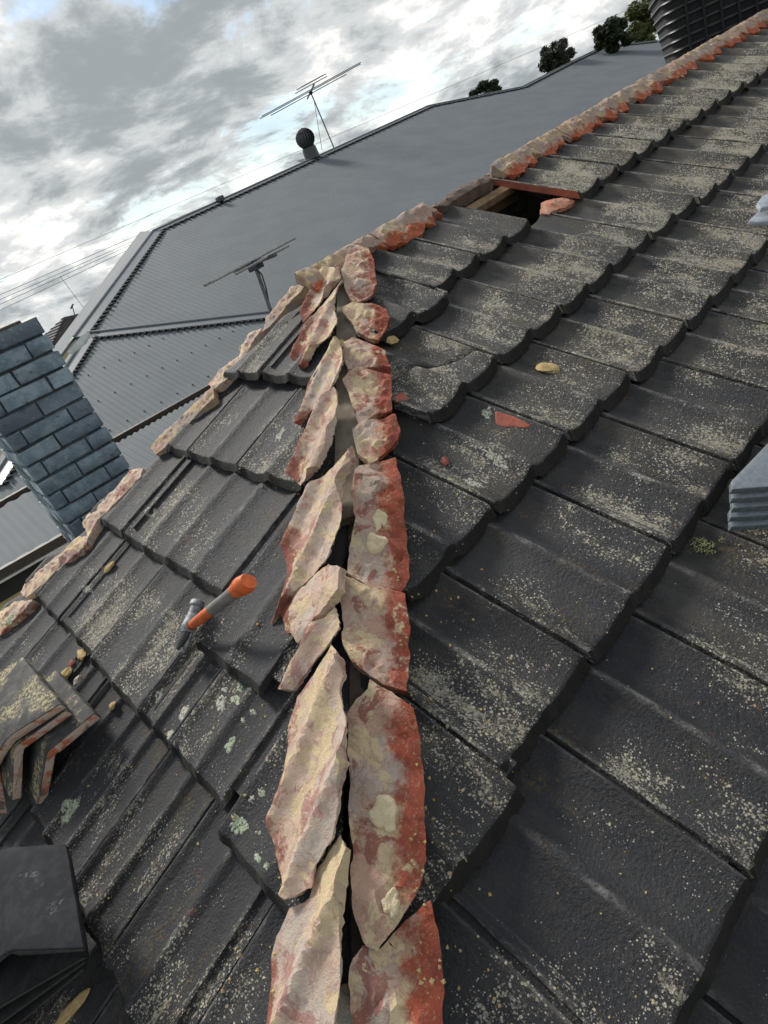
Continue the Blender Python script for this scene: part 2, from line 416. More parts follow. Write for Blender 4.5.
# main slope: joints of each course as measured, carried on at tile width
ROWS_M = {0: (-.03, [.49, .796, 1.053, 1.353, 1.648]), 1: (.342, [.31, .628, .942, 1.247, 1.51, 1.851]), 2: (.662, [-.12, .181, .478, .784, 1.088, 1.409]),
          3: (.998, [-.575, -.272, -.006, .319, .625]), 4: (1.342, [-.77, -.465, -.160, .149, .455]), 5: (1.68, [-.93, -.63, -.325, -.02, .285]), 6: (2.02, [-1.07, -.77, -.465, -.16])}
for r, (b, js) in ROWS_M.items():
    js = list(js)
    while js[-1] < 6.2 - r * .85: js.append(js[-1] + .304)
    for k in range(len(js) - 1):
        a0, a1 = js[k], js[k + 1]
        if r == 0 and abs(a0 - 1.353) < .01: continue                    # the missing tile
        ac = (a0 + a1) / 2
        wear = min(1, max(.16, .34 + .40 * (ac - .4) + .1 * (r in (1, 2, 3) and ac > .3) + random.uniform(-.15, .15)))
        if r >= 4 and ac < .1: wear *= .5
        kw = dict(rot=random.uniform(-.006, .006), tilt=random.uniform(-.012, .012), db=random.uniform(-.006, .006) + .012 * (ac - .5) * (r < 3), dh=random.uniform(0, .003))
        cuts = [CUT_M] if a0 < m_hip(b - TL) + .05 else ()
        if r == 3 and k == 0: kw = dict(rot=-.02, db=.03, dh=.004, tilt=.0)
        if r == 0 and k == 0: kw = dict(rot=-.10, db=.045, dh=.012, tilt=-.03)
        if r == 1 and k == 0:                                               # cracked in two
            mw0 = M.p(.47, .2); cn = (M.a * .55 + M.d * -1).normalized()
            lay_tile(M, a0, a1, b, [CUT_M, (M.p(.53, .235), cn)], wear, rot=.05, db=.02, dh=.012, tilt=-.03)
            lay_tile(M, a0, a1, b, [CUT_M, (M.p(.53, .229), -cn)], wear, rot=-.02, db=-.005, dh=.004)
            continue
        o = lay_tile(M, a0, a1, b, cuts, wear, **kw)
        if o and r == 0 and abs(a0 - 1.657) < .02 or (o and r == 0 and abs(a0 - 1.648) < .01):
            me = o.data.copy(); o.data = me                                 # its bare side shows the clay colour
            for p in me.polygons:
                if p.center.y < .006 and p.normal.y < -.5: p.material_index = 1

# hip end
ROWS_H = {0: (.022, [-.17, .13, .44]), 1: (.350, [-.33, -.02, .321, .66]), 2: (.670, [-.42, -.068, .266, .615]), 3: (1.0, [-.70, -.37, -.091, .223, .583, .755, 1.0]),
          4: (1.335, [-.78, -.48, -.18, .11, .32, .53, .727, .935, 1.165]), 5: (1.67, [-.6, -.3, 0, .3, .52, .75, .97, 1.2, 1.42]), 6: (2.0, [.1, .4, .65, .9, 1.15, 1.4, 1.65])}
for r, (b, js) in ROWS_H.items():
    for k in range(len(js) - 1):
        a0, a1 = js[k], js[k + 1]
        cuts = []
        if a1 > h_hip(b - TL) - .06: cuts.append(CUT_H)
        if a0 < h_back(b) + .06: cuts.append(CUT_B)
        lay_tile(H, a0, a1, b, cuts, random.uniform(.04, .28), rot=random.uniform(-.008, .008), tilt=random.uniform(-.02, .02), db=random.uniform(-.006, .006), dh=random.uniform(0, .004) + (.012 if r == 0 else 0))
# the cut tiles along the open hip, slipped out of line
lay_tile(H, .645, .95, .80, [CUT_H], .12, dh=.012, rot=.015, tilt=.03)
lay_tile(H, 1.025, 1.33, 1.035, [CUT_H], .12, dh=.006, rot=.01)
lay_tile(H, 1.19, 1.49, 1.375, [CUT_H], .15, dh=.005)
lay_tile(H, 1.45, 1.75, 1.70, [CUT_H], .15, dh=.005)
lay_tile(H, .665, .97, .36, [CUT_H], .12, dh=.0)
lay_tile(H, .445, .75, .03, [CUT_H], .12, dh=.0)

# sarking, hip board, rafters, rear slopes, walls
EAVE = 2.75
def slab(P, poly, h, th, name, mat):
    b_ = MB(); b_.prism([P.p(a, b, h) for a, b in poly], P.n * -th); return b_.build(name, mat, house)
hh = -.085
slab(M, [(m_hip(.05), .05), (m_hip(.05) + 6.3, .05), (3.6, EAVE), (m_hip(EAVE), EAVE)], hh, .01, 'sarking', DARKIN)
slab(M, [(m_hip(-.4), -.4), (1.30, -.4), (1.30, .045), (m_hip(.045), .045)], hh, .01, 'sarking', DARKIN)
slab(M, [(1.72, -.4), (6.7, -.4), (6.7, .045), (1.72, .045)], hh, .01, 'sarking', DARKIN)
slab(H, [(h_back(-.4) + .14, -.4), (h_hip(-.4), -.4), (h_hip(EAVE), EAVE), (h_back(EAVE) + .14, EAVE)], hh, .01, 'sarking', DARKIN)
apex = M.p(.74, -.36, 0)
b_ = MB(); p0, p1 = M.p(m_hip(-.33), -.33, -.02), M.p(m_hip(2.5), 2.5, -.02); tt = (p1 - p0); s_ = tt.cross(UP).normalized() * .016; u_ = s_.cross(tt).normalized() * (1 if s_.cross(tt).z > 0 else -1)
b_.box((p0 + p1) / 2 - u_ * .11, tt / 2, s_, u_ * .075); b_.build('hip_rafter', HIPWOOD, house)
b_ = MB(); p0, p1 = M.p(m_hip(-.33), -.33, -.022), M.p(m_hip(.42), .42, -.022); tt = p1 - p0
b_.box((p0 + p1) / 2 - u_ * .012, tt / 2, s_ * 2.0, u_ * .012); b_.build('hip_batten', plain('pale_hip_batten', (.22, .19, .15), (.14, .115, .085), 20, .9, .4), house)
b_ = MB(); b_.box(M.p(3.8, -.43, -.13), M.a * 3.1, YA * .016, UP * .075); b_.build('ridge_board', TIMBER, house)
for a in (1.40, 1.98, 2.5, 3.0):
    b_ = MB(); b_.box(M.p(a, .9, -.15), M.a * .022, M.d * 1.33, M.n * .045); b_.build('rafter', TIMBER, house)
b_ = MB(); b_.box(M.p(1.5, -.33, -.075), M.a * .35, M.d * .02, M.n * .014); b_.build('batten', TIMBER, house)
# rear slopes and walls close the house
ra, rb = M.p(.72, -.42, -.01), M.p(6.4, -.42, -.01)
rd_ = (YA * .9 - UP * .43)
hb_ = H.p(h_back(2.6) + .10, 2.6, -.10)
b_ = MB(); b_.prism([ra - UP * .05, rb - UP * .05, rb + rd_ * 3.2, hb_ + rd_ * .4, hb_], V((0, 0, -.05))); b_.build('rear_slope', TILE, house)
ec = [M.p(m_hip(2.6), 2.6, -.2), M.p(6.4, 2.6, -.2), M.p(6.4, -.42, -.2) + rd_ * 3.0, H.p(h_back(2.6) + .2, 2.6, -.2)]
for i in range(4):
    p, q = ec[i], ec[(i + 1) % 4]; p = V((p.x, p.y, -1.75)); q = V((q.x, q.y, -1.75)); t_ = (q - p).normalized(); nn = t_.cross(UP) * .1
    b_ = MB(); b_.prism([p, q, V((q.x, q.y, GROUND)), V((p.x, p.y, GROUND))], nn); b_.build('house_wall', CREAMWALL, house)
b_ = MB(); b_.prism([V((p.x, p.y, -1.76)) for p in ec], (0, 0, -.02)); b_.build('ceiling', DARKIN, house)


# ------------------------------------------------------------------ broken bedding
def patch_mesh(name, pts3, org, ax, ay, az, t_fn, th=.03, rough=.006, grid=.013, seed=0, dome=.01, lift=None, chip=.0035, wave=0):
    """irregular solid slab over a traced outline: pts3 lie on the plane (org, ax, ay); az outward"""
    rnd = random.Random(seed)
    P2 = [((p - org).dot(ax), (p - org).dot(ay)) for p in pts3]
    ring = []
    for (x0, y0), (x1, y1) in zip(P2, P2[1:] + P2[:1]):
        L = math.hypot(x1 - x0, y1 - y0); k = max(1, int(L / (grid * .7)))
        for i in range(k):
            f_ = i / k; j = chip if i else chip * .3
            q_ = V((x0 + (x1 - x0) * f_, y0 + (y1 - y0) * f_, seed * 3.7)); w1, w2 = noise.noise(q_ * 38), noise.noise(q_ * 38 + V((9, 4, 2)))
            ring.append((q_.x + w1 * j * 1.8 + rnd.uniform(-j, j) * .35, q_.y + w2 * j * 1.8 + rnd.uniform(-j, j) * .35))
    def inside(x, y):
        c = False; n_ = len(ring)
        for i in range(n_):
            xa, ya = ring[i]; xb, yb = ring[i - 1]
            if (ya > y) != (yb > y) and x < (xb - xa) * (y - ya) / (yb - ya) + xa: c = not c
        return c
    def dist(x, y): return min(math.hypot(x - a, y - b) for a, b in ring)
    xs_, ys_ = [p[0] for p in ring], [p[1] for p in ring]; pts = list(ring)
    y = min(ys_); row = 0
    while y < max(ys_):
        x = min(xs_) + (row % 2) * grid / 2
        while x < max(xs_):
            if inside(x, y) and dist(x, y) > grid * .55: pts.append((x + rnd.uniform(-.25, .25) * grid, y + rnd.uniform(-.25, .25) * grid))
            x += grid
        y += grid * .87; row += 1
    n_ = len(ring)
    vo, _, fo, *_ = delaunay_2d_cdt([V(p) for p in pts], [(i, (i + 1) % n_) for i in range(n_)], [], 1, 1e-6)
    top, bot, tv = [], [], []
    for q in vo:
        d_ = dist(q.x, q.y); e = min(1, d_ / (grid * 1.6))
        z = rough * (noise.noise(V((q.x * 26, q.y * 26, seed * 1.7))) + .6 * noise.noise(V((q.x * 70, q.y * 70, seed))) + .35 * noise.noise(V((q.x * 150, q.y * 150, seed)))) * (.35 + .65 * e) + dome * min(1, d_ / .035)
        if lift: z += lift(q.x, q.y)
        if wave: z += wave * (prof(((q.x + seed * .043) / .118) % 1) + .012)
        P = org + ax * q.x + ay * q.y
        top.append(P + az * z); bot.append(P - az * (th + rnd.uniform(-.15, .25) * th) + (org - P) * .02); tv.append(t_fn(P))
    k = len(top); F_ = [tuple(f) for f in fo]
    cnt = {}
    for f in F_:
        for i in range(len(f)):
            e = (f[i], f[(i + 1) % len(f)]); cnt[e] = 1
    F2 = list(F_) + [tuple(i + k for i in f[::-1]) for f in F_]
    for (a, b) in list(cnt):
        if (b, a) not in cnt: F2.append((b, a, a + k, b + k))
    me = bpy.data.meshes.new(name); me.from_pydata([tuple(v) for v in top + bot], [], F2)
    bm = bmesh.new(); bm.from_mesh(me); bmesh.ops.recalc_face_normals(bm, faces=bm.faces[:]); bm.to_mesh(me); bm.free()
    a_ = me.attributes.new('across', 'FLOAT', 'POINT'); a_.data.foreach_set('value', tv + tv)
    for p in me.polygons: p.use_smooth = True
    me.set_sharp_from_angle(angle=R(24))
    return me


def centre(me):
    c = sum((v.co for v in me.vertices), V()) / len(me.vertices)
    for v in me.vertices: v.co -= c
    return Matrix.Translation(c)


def traced(P, poly, h, mat, outer, name='bedding_mortar', tilt=0.0, tdir=None, parent='house', seed=0, edge=None, **kw):
    """outline traced in the photograph, laid on plane P raised by h and tilted about the hip; outer = +1 when the outer edge is to the right"""
    cx = sum(p[0] for p in poly) / len(poly); cy = sum(p[1] for p in poly) / len(poly)
    c = P.hit(cx, cy, h); az = P.n.copy()
    if tilt: az = (az + tdir * tilt).normalized()
    ax = (P.a - az * P.a.dot(az)).normalized(); ay = az.cross(ax)
    pts = []
    for x, y in poly:
        r = ray(x, y); pts.append(r * (c.dot(az) / r.dot(az)))
    fn_ = m_hip if P is M else h_hip
    def t_fn(Q):
        a, b, _ = P.ab(Q); d_ = (a - fn_(b)) * (1 if P is M else -1) * .71
        if edge: return (a - edge(b) - .01) / .16
        return d_ / (.105 if P is M else .11)
    me = patch_mesh(name, pts, c, ax, ay, az, t_fn, seed=seed, **kw)
    mw = centre(me)
    return link(name, me, mat, house if parent == 'house' else parent, mw)


RIGHT_PIECES = [
    [(343, 264), (347, 252), (356, 243), (369, 247), (374, 262), (377, 283), (372, 294), (354, 302), (346, 290), (341, 272)],
    [(342, 306), (356, 303), (372, 301), (386, 307), (390, 320), (378, 339), (366, 336), (357, 331), (351, 319), (343, 311)],
    [(345, 340), (352, 335), (366, 340), (385, 348), (391, 369), (376, 366), (347, 367), (342, 352)],
    [(342, 377), (350, 370), (370, 369), (391, 374), (392, 408), (376, 416), (358, 421), (352, 402), (347, 388)],
    [(352, 428), (360, 422), (378, 419), (395, 412), (400, 426), (398, 440), (370, 464), (357, 452)],
    [(355, 470), (366, 463), (395, 456), (401, 478), (404, 500), (405, 525), (408, 555), (410, 575), (401, 590), (383, 584), (371, 590), (347, 573), (349, 545), (356, 520), (350, 490)],
    [(338, 589), (346, 577), (358, 583), (371, 591), (385, 584), (405, 592), (409, 620), (410, 650), (407, 693), (391, 688), (370, 676), (352, 662), (343, 645), (342, 610)],
    [(347, 712), (356, 698), (368, 690), (370, 680), (392, 691), (414, 708), (419, 735), (424, 770), (425, 815), (427, 860), (418, 890), (398, 925), (378, 950), (366, 945), (354, 915), (351, 885), (353, 850), (348, 810), (350, 775), (348, 745)],
    [(350, 968), (362, 945), (380, 948), (405, 920), (431, 900), (438, 930), (444, 985), (442, 1060), (362, 1070), (349, 1010)],
]
for i, pl in enumerate(RIGHT_PIECES):
    traced(M, pl, (.010 if i != 7 else .022), BED_R, 1, seed=i + 1, th=.018, dome=.003, rough=.009, grid=.011 if i > 4 else .009, chip=.002, wave=.6)

LEFT_PIECES = [
    ([(336, 265), (338, 276), (322, 296), (305, 316), (301, 321), (303, 305), (308, 290), (315, 275), (328, 266)], .01, .25),
    ([(340, 278), (335, 285), (331, 302), (334, 320), (326, 334), (312, 347), (303, 366), (293, 370), (292, 350), (300, 334), (309, 323), (318, 308), (331, 288)], .014, .3),
    ([(336, 336), (339, 347), (339, 362), (332, 381), (312, 405), (297, 425), (299, 405), (304, 384), (313, 367), (326, 344)], .010, .3),
    ([(333, 386), (334, 400), (332, 420), (327, 442), (316, 466), (297, 484), (287, 472), (296, 450), (301, 428), (320, 404)], .016, .3),
    ([(351, 445), (353, 458), (339, 479), (337, 515), (331, 536), (323, 557), (303, 580), (284, 601), (268, 624), (275, 602), (283, 575), (284, 540), (292, 528), (301, 510), (302, 497), (316, 481), (343, 449)], .012, .3),
    ([(335, 626), (312, 658), (291, 690), (283, 691), (285, 665), (300, 640), (322, 620), (333, 606)], .004, .2),
    ([(339, 656), (340, 676), (335, 692), (341, 721), (340, 744), (343, 762), (336, 786), (332, 817), (327, 838), (310, 866), (306, 888), (288, 900), (276, 880), (271, 855), (271, 801), (282, 752), (284, 726), (294, 696), (310, 671), (326, 643)], .018, .35),
    ([(335, 834), (344, 847), (342, 871), (338, 910), (335, 928), (334, 978), (326, 1050), (258, 1060), (263, 1000), (266, 960), (272, 936), (285, 908), (304, 897), (312, 868)], .008, .25),
]
tH = (H.p(h_hip(1), 1) - H.p(h_hip(0), 0)).normalized().cross(H.n)
if tH.dot(H.a) > 0: tH.negate()                     # away from the gap
for i, (pl, h, tl) in enumerate(LEFT_PIECES):
    # concave trough, its gap edge standing up
    traced(H, pl, h + .010 + (.012 if i > 3 else 0), BED_L, -1, seed=20 + i, tilt=tl * .8, tdir=tH, th=.013, dome=.0, rough=.004, grid=.009 if i > 3 else .008, chip=.002, wave=1.0)
o = traced(H, [(340, 567), (328, 563), (314, 575), (302, 587), (280, 612), (286, 630), (296, 642), (308, 638), (312, 620), (326, 605), (337, 589)], .03, BED_L, -1, 'mortar_shard', .3, tH, None, 41, th=.018, dome=.004, rough=.006, grid=.009)
tag(o, 'loose wedge of cream mortar with a black smudge lying across the open hip', 'mortar piece')

# back hip
BACK = [[(213, 385), (214, 398), (203, 408), (188, 424), (172, 440), (156, 455), (151, 447), (163, 432), (178, 420), (198, 400)],
        [(143, 468), (140, 478), (118, 500), (96, 522), (88, 537), (82, 523), (96, 505), (112, 492), (130, 470)],
        [(88, 536), (86, 545), (66, 562), (45, 582), (26, 598), (20, 592), (28, 578), (45, 566), (62, 552), (78, 537)],
        [(32, 599), (26, 608), (8, 626), (-10, 645), (-14, 628), (0, 612), (14, 602)],
        [(306, 284), (300, 292), (288, 304), (270, 326), (262, 332), (266, 318), (280, 300), (292, 286)],
        [(262, 328), (252, 342), (246, 356), (238, 362), (240, 348), (250, 332)],
        [(240, 366), (222, 382), (212, 390), (208, 384), (220, 370), (238, 356)]]
for i, pl in enumerate(BACK):
    traced(H, pl, -.012, BED_T if i in (0, 4) else BED_L, -1, seed=60 + i, th=.04, dome=.007, rough=.010, grid=.009, edge=h_back)

# ridge: lumps of bedding left along the top course
a = .60; i = 0
while a < 6.2:
    L = random.uniform(.09, .22)
    if 1.30 < a + L / 2 < 1.64:
        a += L; continue
    k = 9; lo, hi = [], []
    for j in range(k + 1):
        f_ = j / k; aa = a + f_ * L
        lo.append((aa, -.348 + .035 * math.sin(f_ * math.pi * (1 + i % 2)) * random.uniform(.4, 1.2) + .012 * noise.noise(V((aa * 14, 3, i)))))
        hi.append((aa, -.440 + .012 * noise.noise(V((aa * 9, 7, i)))))
    pts = [M.p(x, y, .004) for x, y in lo + hi[::-1]]
    def tf(Q): return (M.ab(Q)[1] + .44) / .115
    me = patch_mesh('bedding_mortar', pts, M.p(a + L / 2, -.39, .004), M.a, M.n.cross(M.a), M.n, tf, th=.05, dome=.009, rough=.012, grid=.0115 if a < 2.6 else .016, seed=100 + i, chip=.004, lift=lambda x, y: -.040 + .026 * max(0, min(1, (y + .06) / .10)))
    mw = centre(me); link('bedding_mortar', me, BED_T, house, mw)
    a += L + random.uniform(-.004, .006); i += 1
traced(M, [(434, 206), (450, 193), (468, 183), (486, 175), (494, 179), (478, 186), (458, 197), (446, 206)], -.025, plain('brown_stained_mortar', (.20, .135, .105), (.11, .08, .065), 30, .9, .9, .005), 1, seed=150, th=.05, dome=.008, rough=.009, grid=.012)
traced(M, [(541, 203), (553, 198), (571, 197), (575, 201), (566, 207), (555, 210), (549, 215), (541, 213)], -.040, plain('pink_mortar', (.55, .33, .24), (.50, .17, .10), 28, .9, .9, .005), 1, seed=73, th=.014, dome=.006, rough=.006, grid=.009)
# red clay showing where corners have broken off

# ------------------------------------------------------------------ loose things on the roof
bpy.context.view_layer.update()
DG = bpy.context.evaluated_depsgraph_get()
def on_surface(P, px, py):
    r = ray(px, py).normalized(); ok, loc, *_ = SC.ray_cast(DG, r * .1, r)
    q = P.hit(px, py, -.02)
    return loc if ok and abs(P.ab(loc)[2] + .02) < .09 else q
def chunk(name, P, px, py, size, mat, h=0.0, flat=.5, seed=0, stretch=(1, 1)):
    bm = bmesh.new(); bmesh.ops.create_icosphere(bm, subdivisions=3, radius=1)
    for v in bm.verts:
        c = v.co; q = 1 + .38 * noise.noise(V((c.x * 1.3 + seed, c.y * 1.3, c.z * 1.3))) + .14 * noise.noise(c * 3.4 + V((seed, 0, 3)))
        c *= q; c.x *= stretch[0] * size; c.y *= stretch[1] * size; c.z *= flat * size
        if c.z < -flat * size * .45: c.z = -flat * size * .45
    me = bpy.data.meshes.new(name); bm.to_mesh(me); bm.free()
    for p in me.polygons: p.use_smooth = True
    me.set_sharp_from_angle(angle=R(28))
    a_, b2, h = P.ab(on_surface(P, px, py))
    return link(name, me, mat, None, P.mat(a_, b2, h + flat * size * .40, seed * .7))


tag(chunk('mortar_lump', M, 548, 369, .030, MORTAR, -.018, .30, 3, (.75, 1.1)), 'flat yellow lump of mortar sitting alone on the dark right hand tiles', 'mortar lump')
tag(chunk('mortar_lump', M, 391, 341, .02, MORTAR, -.01, .4, 5), 'yellow crumb of mortar tucked under a broken tile near the top of the hip', 'mortar lump')
tag(chunk('tile_chip', M, 445, 462, .012, REDCHIP, -.018, .6, 8, (1.3, .7)), 'small rust red chip lying in a tile pan beside a pale lichen patch', 'tile chip')
tag(chunk('mortar_lump', H, 110, 568, .016, MORTAR, -.016, .5, 4, (1.4, .7)), 'small yellow crumb of mortar on the left tiles between hammer and chimney', 'mortar lump')
tag(chunk('mortar_lump', H, 65, 676, .024, MORTAR, .03, .4, 6, (.8, 1.2)), 'rounded cream lump of mortar behind the stack of red edged ridge caps', 'mortar lump')
tag(chunk('mortar_lump', H, 78, 681, .014, PALEMORTAR, .02, .5, 7, (.7, 1.2)), 'thin pale flake of mortar beside the cream lump behind the ridge caps', 'mortar lump')
tag(chunk('tile_chip', H, 73, 664, .014, REDCHIP, 0, .5, 9), 'dark red crumb at the foot of the left tiles behind the ridge caps', 'tile chip')
tag(chunk('mortar_lump', H, 82, 655, .018, MORTAR, -.005, .4, 11, (1.5, .7)), 'yellow streak of mortar beside the dark red crumb', 'mortar lump')
tag(chunk('mortar_lump', H, 113, 706, .011, MORTAR, -.01, .5, 12), 'tan crumb caught on the tile edge between hammer and ridge caps', 'mortar lump')
tag(chunk('mortar_lump', H, 72, 1010, .020, MORTAR, -.01, .4, 13, (2.2, .6)), 'long yellow sliver of mortar at the bottom edge below the charcoal caps', 'mortar lump')
tag(chunk('mortar_lump', M, 345, 1018, .032, PALEMORTAR, -.04, .6, 14), 'white lump of mortar down in the open hip at the bottom', 'mortar lump')
tag(chunk('mortar_lump', M, 343, 345, .016, MORTAR, .0, .5, 15, (.7, 1.3)), 'cream crumb of mortar bridging the gap in the upper hip', 'mortar lump')
tag(chunk('mortar_lump', M, 345, 1000, .016, MORTAR, -.06, .6, 16), 'brown yellow crumb inside the open hip near the white lump', 'mortar lump')

mb = MB(); rnd = random.Random(77)
for q in range(330):
    if q < 200:
        P_ = M if rnd.random() < .55 else H; y_ = rnd.uniform(270, 1010); x_ = 347 + (1 if P_ is M else -1) * (30 + 90 * rnd.random() ** 2 + (y_ - 270) * .06)
    else: P_ = M if rnd.random() < .6 else H; x_, y_ = (rnd.uniform(380, 760), rnd.uniform(230, 1000)) if P_ is M else (rnd.uniform(60, 260), rnd.uniform(560, 900))
    L_ = on_surface(P_, x_, y_); r_ = rnd.uniform(.0012, .0042) * (1.3 if q < 200 else .8); u_ = V((rnd.gauss(0, 1), rnd.gauss(0, 1), rnd.gauss(0, 1))).normalized(); v_ = u_.orthogonal().normalized(); w_ = u_.cross(v_)
    mb.add([L_ + u_ * r_, L_ - u_ * r_ * .9, L_ + v_ * r_ * .8, L_ - v_ * r_ * rnd.uniform(.5, 1.1), L_ + w_ * r_ * .7, L_ - w_ * r_ * .8], [(0, 2, 4), (2, 1, 4), (1, 3, 4), (3, 0, 4), (2, 0, 5), (1, 2, 5), (3, 1, 5), (0, 3, 5)])
o = mb.build('mortar_crumbs', MORTAR); tag(o, 'scattered cream mortar crumbs strewn over the tiles beside the hip', 'mortar crumbs', None, 'stuff')
# flat lichen rosettes, raised a little on the tiles
def lichen_mat(name, c1, c2):
    m, n, out = new_mat(name); t, o, r = obj_coords(n)
    c = n.mix(n.ramp(n.noise(o, 180, 6), .4, .6), c1, c2)
    c = n.mix(n.ramp(n.noise(o, 130, 6, .8), .50, .58), c, (.035, .037, .040))
    finish(n, out, c, .95, n.noise(o, 300, 5), 1.0, .004); return m
LICH = lichen_mat('pale_lichen', (.42, .47, .34), (.30, .36, .25)); LICHW = lichen_mat('white_lichen', (.50, .49, .42), (.34, .33, .28))
def skin(P, poly, mat, name, th=.0010, grid_px=1.6, seed=0, bump=.0006):
    """thin crust lying on whatever tile it grows on: vertices dropped on to the surface"""
    rnd = random.Random(seed); n_ = len(poly); xs_, ys_ = [p[0] for p in poly], [p[1] for p in poly]; pts = list(poly)
    def inside(x, y):
        c = False
        for i in range(n_):
            xa, ya = poly[i]; xb, yb = poly[i - 1]
            if (ya > y) != (yb > y) and x < (xb - xa) * (y - ya) / (yb - ya) + xa: c = not c
        return c
    y = min(ys_)
    while y < max(ys_):
        x = min(xs_)
        while x < max(xs_):
            q = (x + rnd.uniform(-.4, .4), y + rnd.uniform(-.4, .4))
            if inside(*q) and min(math.hypot(q[0] - a, q[1] - b) for a, b in poly) > grid_px * .5: pts.append(q)
            x += grid_px
        y += grid_px
    vo, _, fo, *_ = delaunay_2d_cdt([V(p) for p in pts], [(i, (i + 1) % n_) for i in range(n_)], [], 1, 1e-6)
    hits = [on_surface(P, q.x, q.y) for q in vo]
    hs = sorted(P.ab(h)[2] for h in hits); med = hs[len(hs) // 2]
    top, bot = [], []
    for q, h in zip(vo, hits):
        a_, b_2, z = P.ab(h)
        if abs(z - med) > .02: h = h + P.n * (med - z)
        e = min(1, min(math.hypot(q.x - a, q.y - b) for a, b in poly) / 2.0)
        top.append(h + P.n * (th * (.3 + .7 * e) + bump * rnd.uniform(-.5, 1) * e)); bot.append(h - P.n * .004)
    k = len(top); F_ = [tuple(f) for f in fo]; ed = {(f[i], f[(i + 1) % len(f)]) for f in F_ for i in range(len(f))}
    F2 = F_ + [tuple(i + k for i in f[::-1]) for f in F_] + [(b, a, a + k, b + k) for a, b in ed if (b, a) not in ed]
    me = bpy.data.meshes.new(name); me.from_pydata([tuple(v) for v in top + bot], [], F2)
    bm = bmesh.new(); bm.from_mesh(me); bmesh.ops.recalc_face_normals(bm, faces=bm.faces[:]); bm.to_mesh(me); bm.free()
    for p in me.polygons: p.use_smooth = True
    return link(name, me, mat, house, centre(me))
def rosette(P, px, py, rx, ry, ang=0.0, mat=LICH, h=0, seed=0):
    n_ = 22; pts = []
    for i in range(n_):
        t_ = 2 * math.pi * i / n_; rr = 1 + .75 * noise.noise(V((math.cos(t_) * 1.7, math.sin(t_) * 1.7, seed * 2.3))) + .25 * noise.noise(V((math.cos(t_) * 5, math.sin(t_) * 5, seed)))
        x, y = rx * rr * math.cos(t_), ry * rr * math.sin(t_)
        pts.append((px + x * math.cos(ang) - y * math.sin(ang), py + x * math.sin(ang) + y * math.cos(ang)))
    skin(P, pts, mat, 'lichen', seed=seed)
DS = R(-58)                                           # image direction of the left slope
for i, (x, y, rx, ry, m_) in enumerate([(70, 808, 14, 7, LICH), (239, 826, 9, 11, LICH), (222, 704, 4, 9, LICHW), (230, 745, 8, 4, LICH), (258, 858, 4, 5, LICH), (267, 866, 3, 4, LICH), (183, 714, 9, 3.5, LICHW), (170, 735, 6, 4, LICHW),
        (258, 833, 3, 3, LICH), (225, 690, 3, 2.5, LICHW), (240, 688, 3, 5, LICH), (236, 700, 5, 4, LICH), (253, 712, 3, 3, LICHW), (243, 720, 2.5, 2.5, LICHW), (87, 590, 5, 4, LICHW), (159, 695, 9, 2.5, LICHW), (280, 435, 9, 3, LICHW), (262, 792, 4, 6, LICH), (252, 800, 3, 4, LICHW), (10, 620, 7, 3, LICH)]):
    rosette(H, x, y, rx, ry, DS if rx > ry * 1.4 else 0, m_, -.010, 200 + i)
# ring of lichen
for k in range(7):
    t_ = 2 * math.pi * k / 8 - .6; rosette(H, 151 + 4.5 * math.cos(t_), 512 + 4 * math.sin(t_), 2, 1.8, 0, LICHW, -.012, 240 + k)
for i, (x, y, rx, ry) in enumerate([(500, 462, 9, 6), (474, 483, 8, 3), (487, 413, 5, 5), (492, 455, 9, 4)]):
    rosette(M, x, y, rx, ry, .5, LICHW, -.014, 260 + i)
for i, (x, y, rx, ry) in enumerate([(385, 812, 16, 19), (391, 905, 11, 17), (376, 545, 13, 10), (380, 520, 8, 12)]):
    skin(M, [(x + rx * (.9 + .55 * noise.noise(V((math.cos(k * .24) * 1.1, math.sin(k * .24) * 1.1, i * 3.1))) + .22 * noise.noise(V((k * .9, i, 2)))) * math.cos(k * .24), y + ry * (.9 + .55 * noise.noise(V((math.cos(k * .24) * 1.1, math.sin(k * .24) * 1.1, i * 3.1))) + .22 * noise.noise(V((k * .9, i, 2)))) * math.sin(k * .24)) for k in range(26)], SCAB, 'mortar_scab', .006, 2.2, 280 + i, .0012)
skin(M, [(495, 411), (505, 414), (517, 418), (531, 425), (528, 428), (514, 427), (503, 427), (496, 424)], TERRA, 'broken_corner', .0012, 2, 71)
skin(M, [(391, 397), (396, 404), (409, 399), (402, 392)], TERRA, 'broken_corner', .0012, 2, 72)
for k, (x, y, s) in enumerate([(703, 547, .020), (723, 540, .009)]):
    bm = bmesh.new(); rnd = random.Random(5 + k)
    for q in range(240 if k == 0 else 60):
        th_, ph = rnd.uniform(0, 6.28), rnd.uniform(0, 1.45); rr = s * rnd.uniform(.55, 1.1)
        c = V((math.cos(th_) * math.sin(ph) * rr * 1.25, math.sin(th_) * math.sin(ph) * rr * 1.1, math.cos(ph) * rr * .8)); c += V((.15, .1, 0)) * s * noise.noise(c * 90)
        r0 = s * rnd.uniform(.05, .11)
        bmesh.ops.create_icosphere(bm, subdivisions=1, radius=r0, matrix=Matrix.Translation(c) @ Matrix.Diagonal((1, 1, rnd.uniform(.5, 1.3), 1)))
    me = bpy.data.meshes.new('lichen_clump'); bm.to_mesh(me); bm.free()
    a_, b2, hz = M.ab(on_surface(M, x, y))
    o = link('lichen_clump', me, lichen_mat('yellow_green_lichen', (.50, .50, .24), (.34, .36, .17)), None, M.mat(a_, b2, hz - .002))
    tag(o, ['bushy pale yellow green lichen clump under the tile edge by the grey stack', 'tiny pale lichen tuft just right of the bushy clump'][k], 'lichen')


